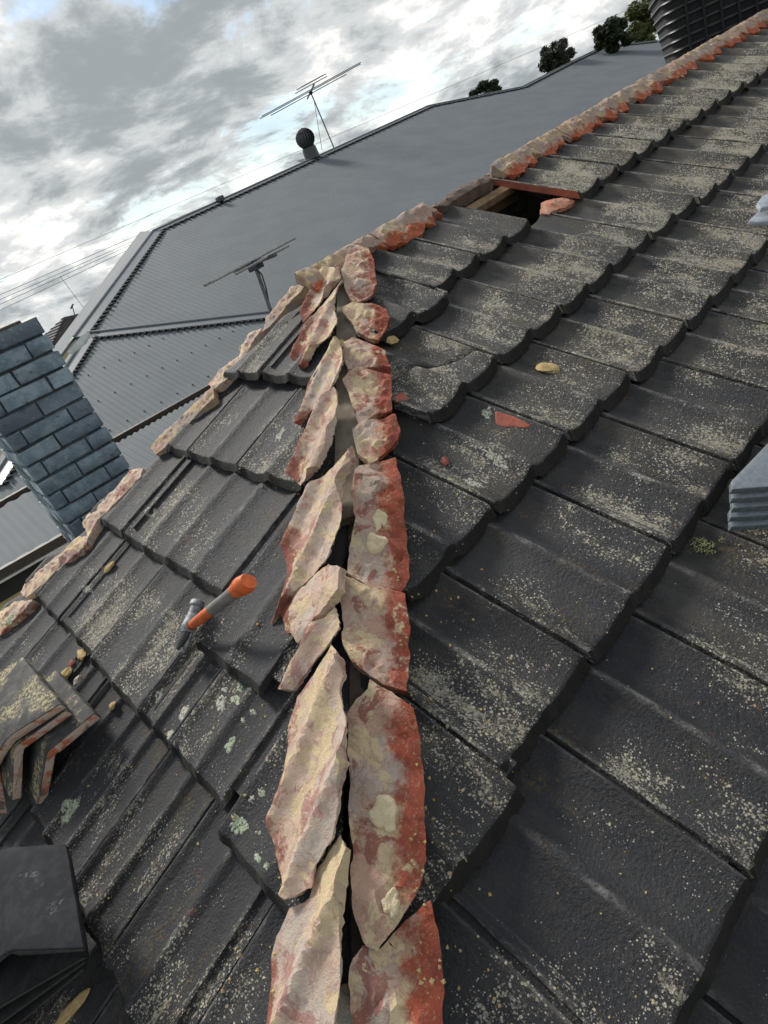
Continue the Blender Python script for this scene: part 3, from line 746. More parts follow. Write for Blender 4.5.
# ---- hammer
ham = empty('claw_hammer', H.hit(190, 626, .0)); tag(ham, 'claw hammer with orange and grey handle lying on the left tiles', 'hammer')
ORANGE = plain('orange_rubber', (.72, .14, .03), (.45, .10, .035), 55, .6, .3, .001); GRIP = plain('grey_rubber_grip', (.21, .19, .175), (.15, .14, .13), 60, .75, .5, .001)
HSTEEL = plain('hammer_steel', (.36, .39, .41), (.13, .14, .15), 45, .55, .5, .002, metal=.1); HDARK = plain('hammer_dark_paint', (.018, .018, .02), (.03, .03, .03), 50, .6, .2, .001)
hp0, hp1 = H.hit(190, 627, .035), H.hit(249, 581, .125)
hv = (hp1 - hp0)
def oval_path(pts, rx, ry, su, n=14):
    mb = MB(); k = 0; t_ = (pts[-1] - pts[0]).normalized(); u = (su - t_ * su.dot(t_)).normalized(); w_ = t_.cross(u)
    for p, a_, b2 in zip(pts, rx, ry): mb.v += [p + u * math.cos(2 * math.pi * j / n) * a_ + w_ * math.sin(2 * math.pi * j / n) * b2 for j in range(n)]
    for i in range(len(pts) - 1):
        for j in range(n): mb.f.append((i * n + j, i * n + (j + 1) % n, (i + 1) * n + (j + 1) % n, (i + 1) * n + j)); mb.mi.append(0)
    mb.f += [tuple(range(n))[::-1], tuple((len(pts) - 1) * n + j for j in range(n))]; mb.mi += [0, 0]
    return mb
def hseg(f0, f1, rs, name, mat):
    k = len(rs); oval_path([hp0 + hv * (f0 + (f1 - f0) * i / (k - 1)) for i in range(k)], [r for r in rs], [r * .8 for r in rs], H.n).build(name, mat, ham, 50)
hseg(0, .40, [.0115, .012, .0128, .0135, .0135], 'handle_neck', ORANGE)
hseg(.40, .80, [.0142, .0148, .0145, .015, .0165], 'rubber_grip', GRIP)
hseg(.80, 1.0, [.0172, .019, .0215, .0225, .0215, .018], 'handle_butt', ORANGE)
hA, hB = H.hit(198, 602, .030), H.hit(181, 650, .020)        # face end, claw end
hm = hp0 - hv.normalized() * .006
oval_path([hA, hA.lerp(hm, .18), hA.lerp(hm, .22), hA.lerp(hm, .55)], [.0165, .0175, .0135, .0125], [.0165, .0175, .0135, .0125], H.n).build('striking_face', HSTEEL, ham, 50)
oval_path([hA.lerp(hm, .5), hA.lerp(hm, .8), hm, hm.lerp(hB, .25)], [.0135, .017, .018, .015], [.013, .016, .017, .015], H.n).build('head_eye', HSTEEL, ham, 50)
cs = hv.normalized()
for s_ in (-1, 1):
    sid = (H.n if s_ > 0 else -H.n) * .5 + cs * .0
    pts = [hm.lerp(hB, f) + sid * .018 * f + cs * (-.008 * f * f * 1.0 + .004) for f in (.15, .4, .7, 1.0)]
    oval_path(pts, [.010, .0095, .0075, .004], [.015, .014, .011, .007], H.n).build('claw', HDARK if s_ > 0 else HSTEEL, ham, 50)
oval_path([hm.lerp(hA, .1) + cs * .006, hp0 + hv * .06], [.013, .0125], [.013, .0115], H.n).build('head_collar', HDARK, ham, 50)


# ---- ridge caps
def cap_mesh(E, W1, W2, A, th, name='ridge_cap', lip=True, seed=0):
    """angular ridge cap: end apex E, wing tips W1 and W2, axis vector A; th thickness. Local to E."""
    n1 = (W1 - E).cross(A).normalized(); n2 = A.cross(W2 - E).normalized()
    cen = (W1 + W2) / 2 - E
    if n1.dot(cen) > 0: n1.negate()
    if n2.dot(cen) > 0: n2.negate()
    mid = (n1 + n2).normalized(); mk = th / max(.3, mid.dot(n1))
    out = [W1 - E, (W1 - E) * .12, V((0, 0, 0)), (W2 - E) * .12, W2 - E]; o_n = [n1, n1, mid, n2, n2]
    nrm = [th, th, mk, th, th]
    outer = [p.copy() for p in out]; outer[1] = out[1]; outer[2] = (out[1] + out[3]) * .22
    inner = [p - nn * k for p, nn, k in zip(outer, [n1, n1, mid, n2, n2], [th, th, th, th, th])]
    sec = outer + inner[::-1]; m_ = len(sec)
    mb = MB(); K = 5
    rnd = random.Random(seed)
    for i in range(K + 1):
        f_ = i / K
        for p in sec: mb.v.append(p + A * f_ + V((rnd.uniform(-1, 1), rnd.uniform(-1, 1), rnd.uniform(-1, 1))) * .0012)
    for i in range(K):
        for j in range(m_): mb.f.append((i * m_ + j, i * m_ + (j + 1) % m_, (i + 1) * m_ + (j + 1) % m_, (i + 1) * m_ + j)); mb.mi.append(0)
    mb.f += [tuple(range(m_))[::-1], tuple(K * m_ + j for j in range(m_))]; mb.mi += [1, 1]
    if lip:                                          # raised weather band near the end
        for wv, nn in ((W1 - E, n1), (W2 - E, n2)):
            mb.box(wv * .53 + A * .10 + nn * .003, wv * .46, A.normalized() * .014, nn * .0022)
    return mb


def cap_object(E, W1, W2, A, th, mats, label, group=None, lip=True, seed=0, name='ridge_cap', bevel=.0025):
    mb = cap_mesh(E, W1, W2, A, th, name, lip, seed)
    o = mb.build(name, mats, None, 40, Matrix.Translation(E), bevel)
    return tag(o, label, 'ridge cap', group)


def old_cap_material():
    m, n, out = new_mat('old_cap_skin'); t, o, r = obj_coords(n)
    base = n.mix(n.ramp(n.noise(o, 30, 5), .4, .6), (.028, .028, .03), (.06, .058, .056))
    lp = n.math('MULTIPLY', n.ramp(n.noise(o, 12, 4), .50, .60), n.ramp(n.noise(o, 130, 6, .75), .46, .56))
    finish(n, out, n.mix(n.math('MULTIPLY', lp, .9), base, (.42, .36, .19)), .8, n.noise(o, 200, 5), .8, .003)
    return m
OLDCAP = old_cap_material()
m, n, out = new_mat('old_cap_end'); t, o, r = obj_coords(n)
col = n.mix(n.ramp(n.noise(o, 26, 5, .65), .47, .60), (.58, .44, .36), (.52, .15, .075))
col = n.mix(n.ramp(n.noise(o, 22, 5), .60, .68), col, (.20, .15, .12))
finish(n, out, col, .88, n.noise(o, 160, 6), .9, .004)
OLDEND = m
def hp(x, y, h): return H.hit(x, y, h)
# stack of old caps (end faces turned to the lower right), top one first
axis1 = hp(22, 660, .105) - hp(59, 706, .105)
axis1 = axis1.normalized() * .34
stack = [((6, 738, .135), (60, 703, .115), (-30, 800, .06), 'black ridge cap flecked with yellow lichen, topmost of the red edged stack'),
         ((13, 748, .105), (66, 710, .088), (11, 802, .03), 'ridge cap with a bent grey pink end, directly under the lichen flecked cap'),
         ((46, 752, .066), (94, 713, .045), (37, 805, .0), 'lowest ridge cap of the red edged stack, nearest the pale green lichen')]
for i, (e, w1, w2, lab) in enumerate(stack):
    cap_object(hp(*e), hp(*w1), hp(*w2), axis1 * (1 if i == 0 else .9), .024, [OLDCAP, OLDEND], lab, 'old ridge caps stacked on the left tiles', False, 300 + i)
cap_object(hp(-4, 745, .06), hp(-40, 735, .05), hp(6, 812, .02), axis1 * .5, .024, [TERRA, OLDEND], 'dark red ridge cap end cut off by the left edge beside the stack', 'old ridge caps stacked on the left tiles', False, 310)
# stack of new charcoal caps, lower left corner
axis2 = (hp(30, 826, .15) - hp(46, 955, .15)).normalized() * .21
for i in range(4):
    if i == 0: e, w1, w2 = hp(8, 950, .185), hp(84, 948, .135), hp(-60, 1010, .10)
    else: e, w1, w2 = hp(-34, 1006 + i * 20, .135 - i * .030), hp(84 - i * 1, 950 + i * 6, .128 - i * .026), hp(-90, 1090 + i * 12, .05 - i * .02)
    lab = ['clean charcoal ridge cap with white scuffs, topmost of the lower left stack', 'charcoal ridge cap second from the top of the lower left stack', 'charcoal ridge cap third from the top of the lower left stack', 'charcoal ridge cap at the bottom of the lower left stack'][i]
    if i == 0:
        m, n, out = new_mat('scuffed_charcoal'); t, o, r = obj_coords(n)
        base = n.mix(n.ramp(n.noise(n.vmap(o, (3, 3, .6)), 18, 5), .4, .65), (.021, .023, .027), (.032, .034, .038))
        sc = n.math('MULTIPLY', n.ramp(n.noise(n.vmap(o, (1, 1, 1), (3, 3, 3)), 14, 4), .60, .70), n.ramp(n.noise(o, 110, 6, .75), .45, .6))
        finish(n, out, n.mix(sc, base, (.22, .24, .26)), .8, n.noise(o, 260, 4), .5, .0010, spec=.15)
        mats = [m, CAPEND]
    else: mats = [NEWCAP, CAPEND]
    cap_object(e, w1, w2, axis2, .015, mats, lab, 'new charcoal ridge caps stacked at the lower left', False, 320 + i, bevel=.004)
# grey flat tiles stacked at the right edge
for i in range(5):
    h0 = .008 + (4 - i) * .0205; jx = [0, 0, 1, -1.5, -1][i]
    c0 = M.hit(732 + jx, 489 + i * 9.4, h0 + .016)
    c1 = M.hit(731.5 + jx, 481 + i * 9.4, h0 + .016)
    base = [(c0, 0)]
    ed = (M.hit(800, 484 + i * 9.4, h0 + .016) - c0).normalized() * .33
    dp = (M.hit(768, 443 + i * 9.4, h0 + .016) - c1).normalized() * .40
    mb = MB(); nn = M.n * -.0165
    poly = [c0, c0 + ed, c0 + ed + dp, c1 + dp, c1]
    mb.prism([p - c0 for p in poly], nn, 0)
    for q in range(len(mb.f)):
        if q not in (0, 1): mb.mi[q] = 1
    mb.mi[0] = 0
    o = mb.build('flat_tile', [GREYTILE, GREYEDGE], None, 30, Matrix.Translation(c0), .002)
    tag(o, ['topmost blue grey flat tile of the small stack at the right edge', 'second blue grey flat tile from the top at the right edge', 'middle blue grey flat tile of the stack at the right edge', 'fourth blue grey flat tile from the top at the right edge', 'bottom blue grey flat tile of the stack resting on the dark tiles'][i], 'roof tile', 'blue grey tiles stacked at the right edge')
# two grey cap ends poking in further up the slope
PGREY = plain('pale_grey_tile_piece', (.30, .335, .38), (.40, .43, .47), 60, .75, .6, .003)
for pts, h, lab in [([(749, 220), (757, 212), (768, 206), (830, 184), (830, 232), (768, 221), (757, 222)], .022, 'pale grey pointed tile end poking in at the right edge'),
                    ([(757, 203), (762, 196), (768, 193), (830, 170), (830, 205), (770, 206), (761, 208)], .050, 'rounded pale grey tile end lying on the pointed one at the right edge')]:
    c0 = M.hit(*pts[0], h); poly = [M.hit(x, y, h) - c0 for x, y in pts]
    tag(MB().prism(poly, M.n * -.016).build('tile_piece', PGREY, None, 40, Matrix.Translation(c0), .004), lab, 'tile piece')

# ------------------------------------------------------------------ painted brick chimney
chim = empty('brick_chimney', at(60, 430, 3.0) + V((0, 0, -1.5))); tag(chim, 'blue grey painted brick chimney with worn mortar joints rising left of the roof', 'chimney')
def brick_material():
    m, n, out = new_mat('blue_grey_painted_brick'); t, o, r = obj_coords(n)
    c = n.mix(n.ramp(n.noise(o, 16, 6, .65), .38, .62), (.155, .215, .265), (.27, .34, .39))
    c = n.mix(n.ramp(r, .35, 1.0, 0, .8), c, (.12, .155, .195))
    c = n.mix(n.ramp(n.noise(n.vmap(o, (1, 1, 1), (3, 1, 2)), 24, 7, .75), .58, .68), c, (.075, .07, .075))
    c = n.mix(n.math('MULTIPLY', n.ramp(n.noise(o, 40, 5, .7), .58, .7), .7), c, (.36, .45, .51))
    finish(n, out, c, .72, n.math('ADD', n.noise(o, 60, 6, .7), n.math('MULTIPLY', n.noise(o, 12, 3), .6)), .8, .005)
    return m
BRICKM = brick_material()
OLDBRICK = plain('bare_brown_brick', (.16, .09, .06), (.09, .06, .05), 30, .9, .8, .004)
JOINT = plain('sooty_mortar_joint', (.06, .075, .088), (.11, .13, .145), 40, .95, .9, .004)
BL, BH, BJ = .23, .073, .013
c_tr = at(36, 317, 3.02)                               # top right front corner
WID = .43; ZT = c_tr.z
def cpos(u, v, z): return V((c_tr.x, c_tr.y, 0)) - XA * u + YA * v + UP * z
b_ = MB(); b_.box(cpos(WID / 2, WID / 2, ZT - 1.30 - .006), XA * (WID / 2 - .014), YA * (WID / 2 - .014), UP * 1.30); b_.build('chimney_core', JOINT, chim)
bmesh_cache = {}
def brick(u0, u1, v0, v1, z, mat=None):
    mb = MB(); c = cpos((u0 + u1) / 2, (v0 + v1) / 2, z - BH / 2)
    hx, hy, hz = (u1 - u0) / 2, (v1 - v0) / 2, BH / 2
    key = (round(hx, 3), round(hy, 3), random.randrange(3))
    if key not in bmesh_cache:
        q = MB(); q.box((0, 0, 0), (hx, 0, 0), (0, hy, 0), (0, 0, hz)); me = q.mesh('brick', 40, True, .004)
        rnd = random.Random(hash(key[:2]) + key[2])
        for v_ in me.vertices: v_.co += V((rnd.uniform(-1, 1), rnd.uniform(-1, 1), rnd.uniform(-1, 1))) * .0034
        me.materials.append(BRICKM); bmesh_cache[key] = me
    mw = Matrix((XA, YA, UP)).transposed().to_4x4(); mw.translation = c + YA * random.uniform(-.007, .004) + XA * random.uniform(-.002, .002)
    mw = mw @ Matrix.Rotation(random.uniform(-.008, .008), 4, 'Y')
    me = bmesh_cache[key]
    if mat: me = me.copy(); me.materials.clear(); me.materials.append(mat)
    o = link('brick', me, None, chim, mw)
    return o
BW = .11
for k in range(22):
    z = ZT - k * (BH + BJ)
    # front face (v = 0): stretchers in broken bond; side face (u = WID) shows headers and stretchers
    cuts_ = [(0, .11), (.12, .35), (.36, WID)] if k % 2 else [(0, .23), (.24, WID)]
    if k % 4 == 0: cuts_ = [(0, .215), (.225, WID)]
    for (u0, u1) in cuts_:
        brick(u0, u1, 0, BW, z, OLDBRICK if (k == 11 and u0 == 0) or (k == 0 and u0 > .3) else None)
    for (v0, v1) in ([(BW + .01, .34), (.35, WID)] if k % 2 else [(BW + .01, .23), (.24, .47)]):
        brick(WID - BW, WID, v0, v1, z)
        brick(0, BW, v0, v1, z)
mb = MB(); mb.box(cpos(WID / 2, WID / 2, ZT + .004), XA * (WID / 2 - .06), YA * (WID / 2 - .05), UP * .012); mb.build('flaunching', plain('brown_flaunching', (.13, .105, .075), (.08, .065, .05), 40, .95, .9, .006), chim, None, None, .006)


# ------------------------------------------------------------------ neighbouring house
nb = empty('metal_roofed_house', V((-3, 14, GROUND))); tag(nb, 'large neighbouring house under a dark grey corrugated steel roof', 'house')
class RoofPlane(Plane):
    def __init__(s, P0, across, fall, pitch):
        s.a = across.normalized(); s.d = (fall.normalized() * math.cos(pitch) - UP * math.sin(pitch)); s.o = V(P0); s.n = s.a.cross(s.d)
        if s.n.z < 0: s.n.negate()
def corrugated(P, poly, name, pitch=.076, amp=.009, trans=None, parent=None, mat=STEEL):
    """corrugated sheet filling a polygon given in plane coordinates, ribs down the slope"""
    mb = MB(); amin, amax = min(p[0] for p in poly), max(p[0] for p in poly)
    step = pitch / 6; k = int((amax - amin) / step); prev = None; n_ = len(poly)
    for i in range(k + 1):
        a_ = amin + (amax - amin) * (i + .0001) / (k + .0002); bs = []
        for j in range(n_):
            (x0, y0), (x1, y1) = poly[j], poly[(j + 1) % n_]
            if (x0 <= a_ < x1) or (x1 <= a_ < x0): bs.append(y0 + (y1 - y0) * (a_ - x0) / (x1 - x0))
        if len(bs) < 2: prev = None; continue
        h = amp * math.cos(2 * math.pi * a_ / pitch); q = len(mb.v)
        mb.v += [P.p(a_, min(bs), h), P.p(a_, max(bs), h)]
        if prev is not None: mb.f.append((prev, q, q + 1, prev + 1)); mb.mi.append(0)
        prev = q
    return mb.build(name, mat, parent or nb, 80)
def px_poly(P, pts): return [P.ab(P.hit(x, y))[:2] for x, y in pts]
P22 = R(21)
P1 = RoofPlane(at(250, 187, 19.0), XA, -YA, P22)
P2 = RoofPlane(at(110, 448, 8.6), XA, -YA, P22)
SKYLINE = [(153, 231), (340, 146), (428, 106), (522, 87), (575, 60), (602, 47), (656, 41), (760, 30)]
corrugated(P1, px_poly(P1, [(74, 337)] + SKYLINE + [(760, 200), (420, 360), (90, 372)]), 'main_roof_sheet', .125, .011)
ph3 = [(88, 333), (-12, 486)]
p2poly = [(88, 333), (325, 306), (330, 319), (-40, 527), (-60, 560)]
corrugated(P2, px_poly(P2, p2poly), 'lower_roof_sheet', .095, .0065)
def strip(P, pts, wdt, h, name, mat=CAPPING, side=1, th=.02):
    """folded capping along a line: a flat flange on this slope and one falling away behind"""
    for (x0, y0), (x1, y1) in zip(pts, pts[1:]):
        a_, b2 = P.hit(x0, y0, h), P.hit(x1, y1, h); t_ = (b2 - a_).normalized(); s_ = t_.cross(P.n).normalized()
        k0, k1 = proj(a_), proj(a_ + s_ * .1)
        if (k1[0] - k0[0]) * .5 + (k1[1] - k0[1]) * .85 < 0: s_.negate()
        mb = MB(); mb.prism([a_, b2, b2 + s_ * wdt, a_ + s_ * wdt], P.n * -th)
        mb.tube(a_ + P.n * .012, b2 + P.n * .012, .022, None, 8)
        bk = -s_ * wdt * .9 - UP * wdt * .55
        mb.prism([a_, b2, b2 + bk, a_ + bk], P.n * -th); mb.build(name, mat, nb)
        # closure notches under the scribed edge
        L = (b2 - a_).length; nb_ = MB(); k = int(L / (.115 if P is P2 else .19))
        for i in range(k):
            c = a_ + t_ * (L * (i + .5) / k) + s_ * (wdt - .005) - P.n * (th * .5)
            w_ = t_ * (L / k * .36); c = c + P.n * .014; nb_.prism([c - w_, c + w_, c + s_ * (.075 if P is P2 else .11) + w_ * .2], -P.n * .03)
        o = nb_.build('closure_notch', DARKGAP, nb); o['kind'] = 'stuff'
strip(P1, [(74, 337), (153, 231)], .26, .045, 'hip_capping')
strip(P1, [(153, 231), (340, 146), (428, 106)], .17, .045, 'ridge_capping')
strip(P1, [(428, 106), (522, 87), (575, 60), (602, 47), (656, 41), (760, 30)], .12, .045, 'ridge_capping')
strip(P2, [(88, 333), (325, 306)], .20, .045, 'hip_capping')
strip(P2, [(88, 333), (-12, 486)], .19, .045, 'hip_capping')
# the far end slope beyond the main hip
A0, A1 = P1.hit(153, 231), P1.hit(74, 337)
F0, F1 = at(140, 231.5, 19.4), at(57, 343, 18.4)
mb = MB(); mb.prism([A0, A1, A1 + (A1 - A0) * .5, F1 + (F1 - F0) * .5, F1, F0], V((0, 0, -.05))); mb.build('end_roof_sheet', STEEL, nb)
b1, b2 = at(88, 333, 8.9), None
mb = MB(); q0, q1 = P2.hit(88, 333), P2.hit(-12, 486)
fall2 = (-XA * math.cos(P22) - UP * math.sin(P22))
mb.prism([q0, q1, q1 + fall2 * .6, q0 + fall2 * .25 - XA * 1.2 * 0 + fall2 * .3], V((0, 0, -.03))); mb.build('end_roof_sheet', STEEL, nb)
mb = MB(); q = [P1.hit(x, y, .03) for x, y in ((72, 346), (83, 333), (88, 334), (84, 341), (70, 354))]; mb.prism([at(x, y, 8.95) for x, y in ((67, 352), (82, 335), (89, 332), (86, 341), (72, 352))], V((0, 0, -.03))); mb.build('pale_flashing', WHITEM, nb)
# screws in rows
scr = MB()
for (fx, fy) in [(i, j) for i in range(16) for j in range(3)]:
    a0, bb = P2.ab(P2.hit(150, 415))[:2]; Q = P2.p(a0 - 2.0 + fx * .285, bb - .14 - fy * .9, .016)
    scr.box(Q, P2.a * .011, P2.d * .011, P2.n * .006)
o = scr.build('roof_screws', DARKGAP, nb); o['kind'] = 'stuff'
# gutter of the lower slope
def beam(pa, pb, s, t_, name, mat, parent=nb):
    mb = MB(); d_ = (pb - pa); mb.box((pa + pb) / 2, d_ / 2, s, t_); return mb.build(name, mat, parent)
gA, gB = P2.hit(-40, 528, -.03), P2.hit(330, 320, -.03)
beam(gA, gB, -YA * .055, UP * .05, 'gutter', BROWN)
wa, wb = gA + YA * .5 - UP * .1, gB + YA * .5 - UP * .1
mb = MB(); mb.prism([wa, wb, V((wb.x, wb.y, GROUND)), V((wa.x, wa.y, GROUND))], YA * .2); mb.build('house_wall', CREAMWALL, nb)
r0, r1 = P1.hit(40, 420), P1.hit(760, 260)
mb = MB(); mb.prism([V((r0.x, r0.y, r0.z - .15)), V((r1.x, r1.y, r1.z - .15)), V((r1.x, r1.y, GROUND)), V((r0.x, r0.y, GROUND))], YA * .2); mb.build('house_wall', CREAMWALL, nb)
# lean-to below the gutter
P3 = RoofPlane(at(40, 510, 7.6), XA, -YA, R(14))
corrugated(P3, px_poly(P3, [(-45, 533), (60, 474), (92, 521), (-45, 598)]), 'carport_sheet', .19, .011)
corrugated(P3, px_poly(P3, [(40, 486), (330, 323), (380, 390), (74, 533)]), 'carport_sheet', .095, .011)
g0, g1 = P3.hit(-45, 599, -.03), P3.hit(300, 403, -.03)
beam(g0, g1, -YA * .05, UP * .045, 'gutter', BROWN)
beam(g0 - UP * .075 - YA * .01, g1 - UP * .075 - YA * .01, -YA * .04, UP * .012, 'fascia_trim', WHITEM)
beam(g0 - UP * .19 + YA * .05, g1 - UP * .19 + YA * .05, -YA * .03, UP * .10, 'eave_shade_board', DARKGAP)  # black board added below the gutter for the eave's shadow on the wall
w0, w1 = g0 - UP * .30 + YA * .06, g1 - UP * .30 + YA * .06
mb = MB(); mb.prism([w0, w1, V((w1.x, w1.y, GROUND)), V((w0.x, w0.y, GROUND))], YA * .15); mb.build('house_wall', CREAMWALL, nb)
q0, q1 = at(2, 574, 7.0), at(17, 599, 7.0)
beam(q0, q1, XA * .045, YA * .02, 'downpipe', plain('grey_bracket', (.16, .17, .17), (.22, .23, .23), 20, .5, .1), nb)
# small vent box on the ridge
mb = MB(); c = P1.hit(220, 199, .12); mb.box(c, XA * .10, YA * .10, UP * .07); mb.build('ridge_vent', VENTM, nb, None, None, .02)

# whirlybird
c0 = P1.hit(313, 159, .0); wb_ = empty('roof_ventilator', c0); tag(wb_, 'dark spinning roof ventilator standing on the neighbouring ridge', 'ventilator')
mb = MB(); mb.box(c0 + P1.n * .02, P1.a * .42, P1.d * .3, P1.n * .012); mb.build('flashing_plate', CAPPING, wb_)
mb = MB(); mb.path([c0, c0 + UP * .34], [.26, .235], 20); mb.build('throat', VENTM, wb_, 40)
mb = MB(); k = 20; cc = c0 + UP * .62
for i in range(k):
    t0 = 2 * math.pi * i / k; pr = []
    for j in range(8):
        f_ = j / 7; ph = -.95 + f_ * 2.4; tt_ = t0 + f_ * .35; rr = .315 * math.cos(ph)
        for dd, r2 in ((0, 0), (.23, -.035)):
            pr.append(cc + V((math.cos(tt_ + dd) * (rr + r2 * (rr > .06)), math.sin(tt_ + dd) * (rr + r2 * (rr > .06)), .30 * math.sin(ph))))
    mb.add(pr, [(2 * j, 2 * j + 1, 2 * j + 3, 2 * j + 2) for j in range(7)])
mb.build('turbine_vanes', VENTM, wb_, 30)
mb = MB(); mb.path([cc + UP * z for z in (-.27, -.15, 0, .15, .25)], [.19, .25, .275, .25, .16], 20); mb.build('turbine_core', DARKGAP, wb_, 60)
mb = MB(); mb.path([cc + UP * .24, cc + UP * .31], [.10, .03], 14); mb.build('turbine_cap', VENTM, wb_)

# antennas
def antenna(name, foot, top, el_dir, boom_dir, els, r, mats, label, stays=()):
    t_ = empty(name, foot); tag(t_, label, 'antenna')
    mb = MB(); mb.tube(foot, top, r * 1.6, None, 8); mb.build('mast', mats[0], t_)
    for st in stays: mb = MB(); mb.tube(st, foot.lerp(top, .85), r * .7, None, 6); mb.build('stay', mats[0], t_)
    bl = max(abs(e[0]) for e in els) + .1
    mb = MB(); mb.box(top, boom_dir * bl, boom_dir.cross(UP).normalized() * r * 1.5, UP * r * 1.5); mb.build('boom', mats[0], t_)
    for off, ln, z in els:
        mb = MB(); c = top + boom_dir * off + UP * z; mb.tube(c - el_dir * ln, c + el_dir * ln, r, None, 6); mb.build('element', mats[1], t_)
    mb = MB(); mb.box(top - UP * .02, boom_dir * .08, el_dir * .055, UP * .05); mb.build('junction_box', mats[2], t_, None, None, .01)
    return t_
f1 = P1.hit(334, 148, .0); d1_ = f1.dot(FWD); top1 = at(310.5, 92, d1_)
el = (at(367, 68, d1_) - at(257, 128, d1_)).normalized()
bd = (el.cross(UP)).normalized()
antenna('tv_antenna', f1, top1, el, bd, [(-.55, 1.5, .02), (.0, 1.95, .02), (.3, 1.9, .02), (.55, .6, .10), (.8, .55, .14), (1.0, .4, .12)], .014, [DARKALU, DARKALU, DARKGAP],
        'tall television antenna on a leaning mast at the neighbouring ridge', [at(322, 150, d1_ - .6)])
d2_ = 6.6; f2 = at(271, 312, d2_); top2 = at(254, 263, d2_)
el2 = (at(288, 241, d2_ + .45) - at(203, 286, d2_ - .3)); hl = el2.length / 2; el2.normalize(); bd2 = el2.cross(UP).normalized()
a2 = antenna('tv_antenna', f2, top2, el2, bd2, [(-.16, hl * .9, .02), (-.06, hl, .03), (.05, hl * .98, .03), (.16, hl * .62, .0), (.27, hl * .35, .01)], .013, [DARKALU, ALU, BLUEPL],
             'nearer television antenna with flat pale elements and a dark blue centre', [at(268, 300, d2_ + .15)])
mb = MB(); mb.path([at(256, 268, d2_), at(262, 275, d2_), at(266, 288, d2_), at(269, 303, d2_)], .008, 6); mb.build('coax_cable', DARKGAP, a2)

# evaporative cooler behind the ridge
DC = 4.35
ec0 = at(668, 84, DC); cool = empty('evaporative_cooler', ec0); tag(cool, 'black louvred evaporative cooler standing behind the ridge at the top right', 'cooler')
CW, CD = 1.15, 1.1
fx_ = ray(720, 40); FY = V((fx_.x, fx_.y, 0)).normalized(); FX = FY.cross(UP); FX = (FX * math.cos(R(8)) + FY * math.sin(R(8))).normalized(); FY = UP.cross(FX)
def ring(z, inset, rad=.13, k=6):
    pts = []
    for (sx_, sy_) in ((0, 0), (1, 0), (1, 1), (0, 1)):
        cx_ = inset + rad if sx_ == 0 else CW - inset - rad; cy_ = inset + rad if sy_ == 0 else CD - inset - rad
        st = {(0, 0): math.pi, (1, 0): 1.5 * math.pi, (1, 1): 0, (0, 1): .5 * math.pi}[(sx_, sy_)]
        for i in range(k + 1):
            t_ = st + i / k * math.pi / 2; pts.append(ec0 + FX * (cx_ + rad * math.cos(t_)) + FY * (cy_ + rad * math.sin(t_)) + UP * z)
    return pts
def loft(rings):
    mb = MB(); n_ = len(rings[0])
    for r_ in rings: mb.v += r_
    for i in range(len(rings) - 1):
        for j in range(n_): mb.f.append((i * n_ + j, i * n_ + (j + 1) % n_, (i + 1) * n_ + (j + 1) % n_, (i + 1) * n_ + j)); mb.mi.append(0)
    mb.f += [tuple(range(n_))[::-1], tuple((len(rings) - 1) * n_ + j for j in range(n_))]; mb.mi += [0, 0]
    return mb
def inset_at(z): return .075 - .095 * max(0, min(1, z / .8))
loft([ring(z, inset_at(z) + .016) for z in (-.35, 0, .2, .4, .6, .86)]).build('body', DARKGAP, cool, 40)
for i in range(19):
    z = -.30 + i * .058
    i0 = inset_at(z)
    loft([ring(z, i0), ring(z + .005, i0 + .003), ring(z + .012, i0 + .004), ring(z + .014, i0 + .014)]).build('louvre', BLACKPL, cool, 40)
for i in range(9):
    x = .17 + i * .1
    mb = MB(); p0_, p1_ = ec0 + FX * x + FY * (inset_at(-.3) + .010) - UP * .3, ec0 + FX * x + FY * (inset_at(.8) + .010) + UP * .8
    mb.box((p0_ + p1_) / 2, FX * .007, FY * .010, (p1_ - p0_) / 2); mb.build('grille_bar', DARKGAP, cool)
loft([ring(.80, -.03), ring(.86, -.04), ring(.98, .02), ring(1.02, .14)]).build('lid', BLACKPL, cool, 40)

# ------------------------------------------------------------------ distant roof, trees, wires
dh = empty('distant_house', at(62, 332, 38)); tag(dh, 'distant dark tiled hip roof peeping between chimney and steel roof', 'house')
DT = plain('dark_distant_tiles', (.045, .04, .042), (.075, .066, .066), 3, .8, .4)
dd_ = 38; ap0, ap1 = at(64, 317, dd_), at(79, 314, dd_ + 3)
lft = at(44, 338, dd_ - 1.0); base_z = lft.z - .6
e = [V((lft.x, lft.y, base_z)) - YA * 3.4 * 0, V((lft.x, lft.y, base_z)) + XA * 8 - YA * 1, V((lft.x, lft.y, base_z)) + XA * 9 + YA * 6, V((lft.x, lft.y, base_z)) + YA * 7 - XA * .5]
mb = MB(); mb.add(e + [ap0, ap1], [(0, 1, 5, 4), (1, 2, 5), (2, 3, 4, 5), (3, 0, 4), (0, 3, 2, 1)]); mb.build('roof', DT, dh)
mb = MB()
for i in range(9):
    f_ = (i + .5) / 9; mb.tube(e[0].lerp(ap0, f_) + UP * .02, e[1].lerp(ap1, f_) + UP * .02, .035, None, 5)
    mb.tube(e[0].lerp(ap0, f_) + UP * .02, e[3].lerp(ap0, f_) + UP * .02, .035, None, 5)
mb.build('tile_course', DT, dh)
mb = MB(); mb.prism([V((p.x, p.y, base_z - .05)) for p in e], V((0, 0, GROUND - base_z))); mb.build('house_wall', CREAMWALL, dh)
mb = MB(); mb.tube(at(75.5, 318, dd_), at(72, 305, dd_), .03); mb.build('pipe', DARKALU, dh)
mb = MB(); mb.tube(at(70.5, 309, dd_), at(73, 304, dd_), .05); mb.build('pipe_cowl', DARKALU, dh)

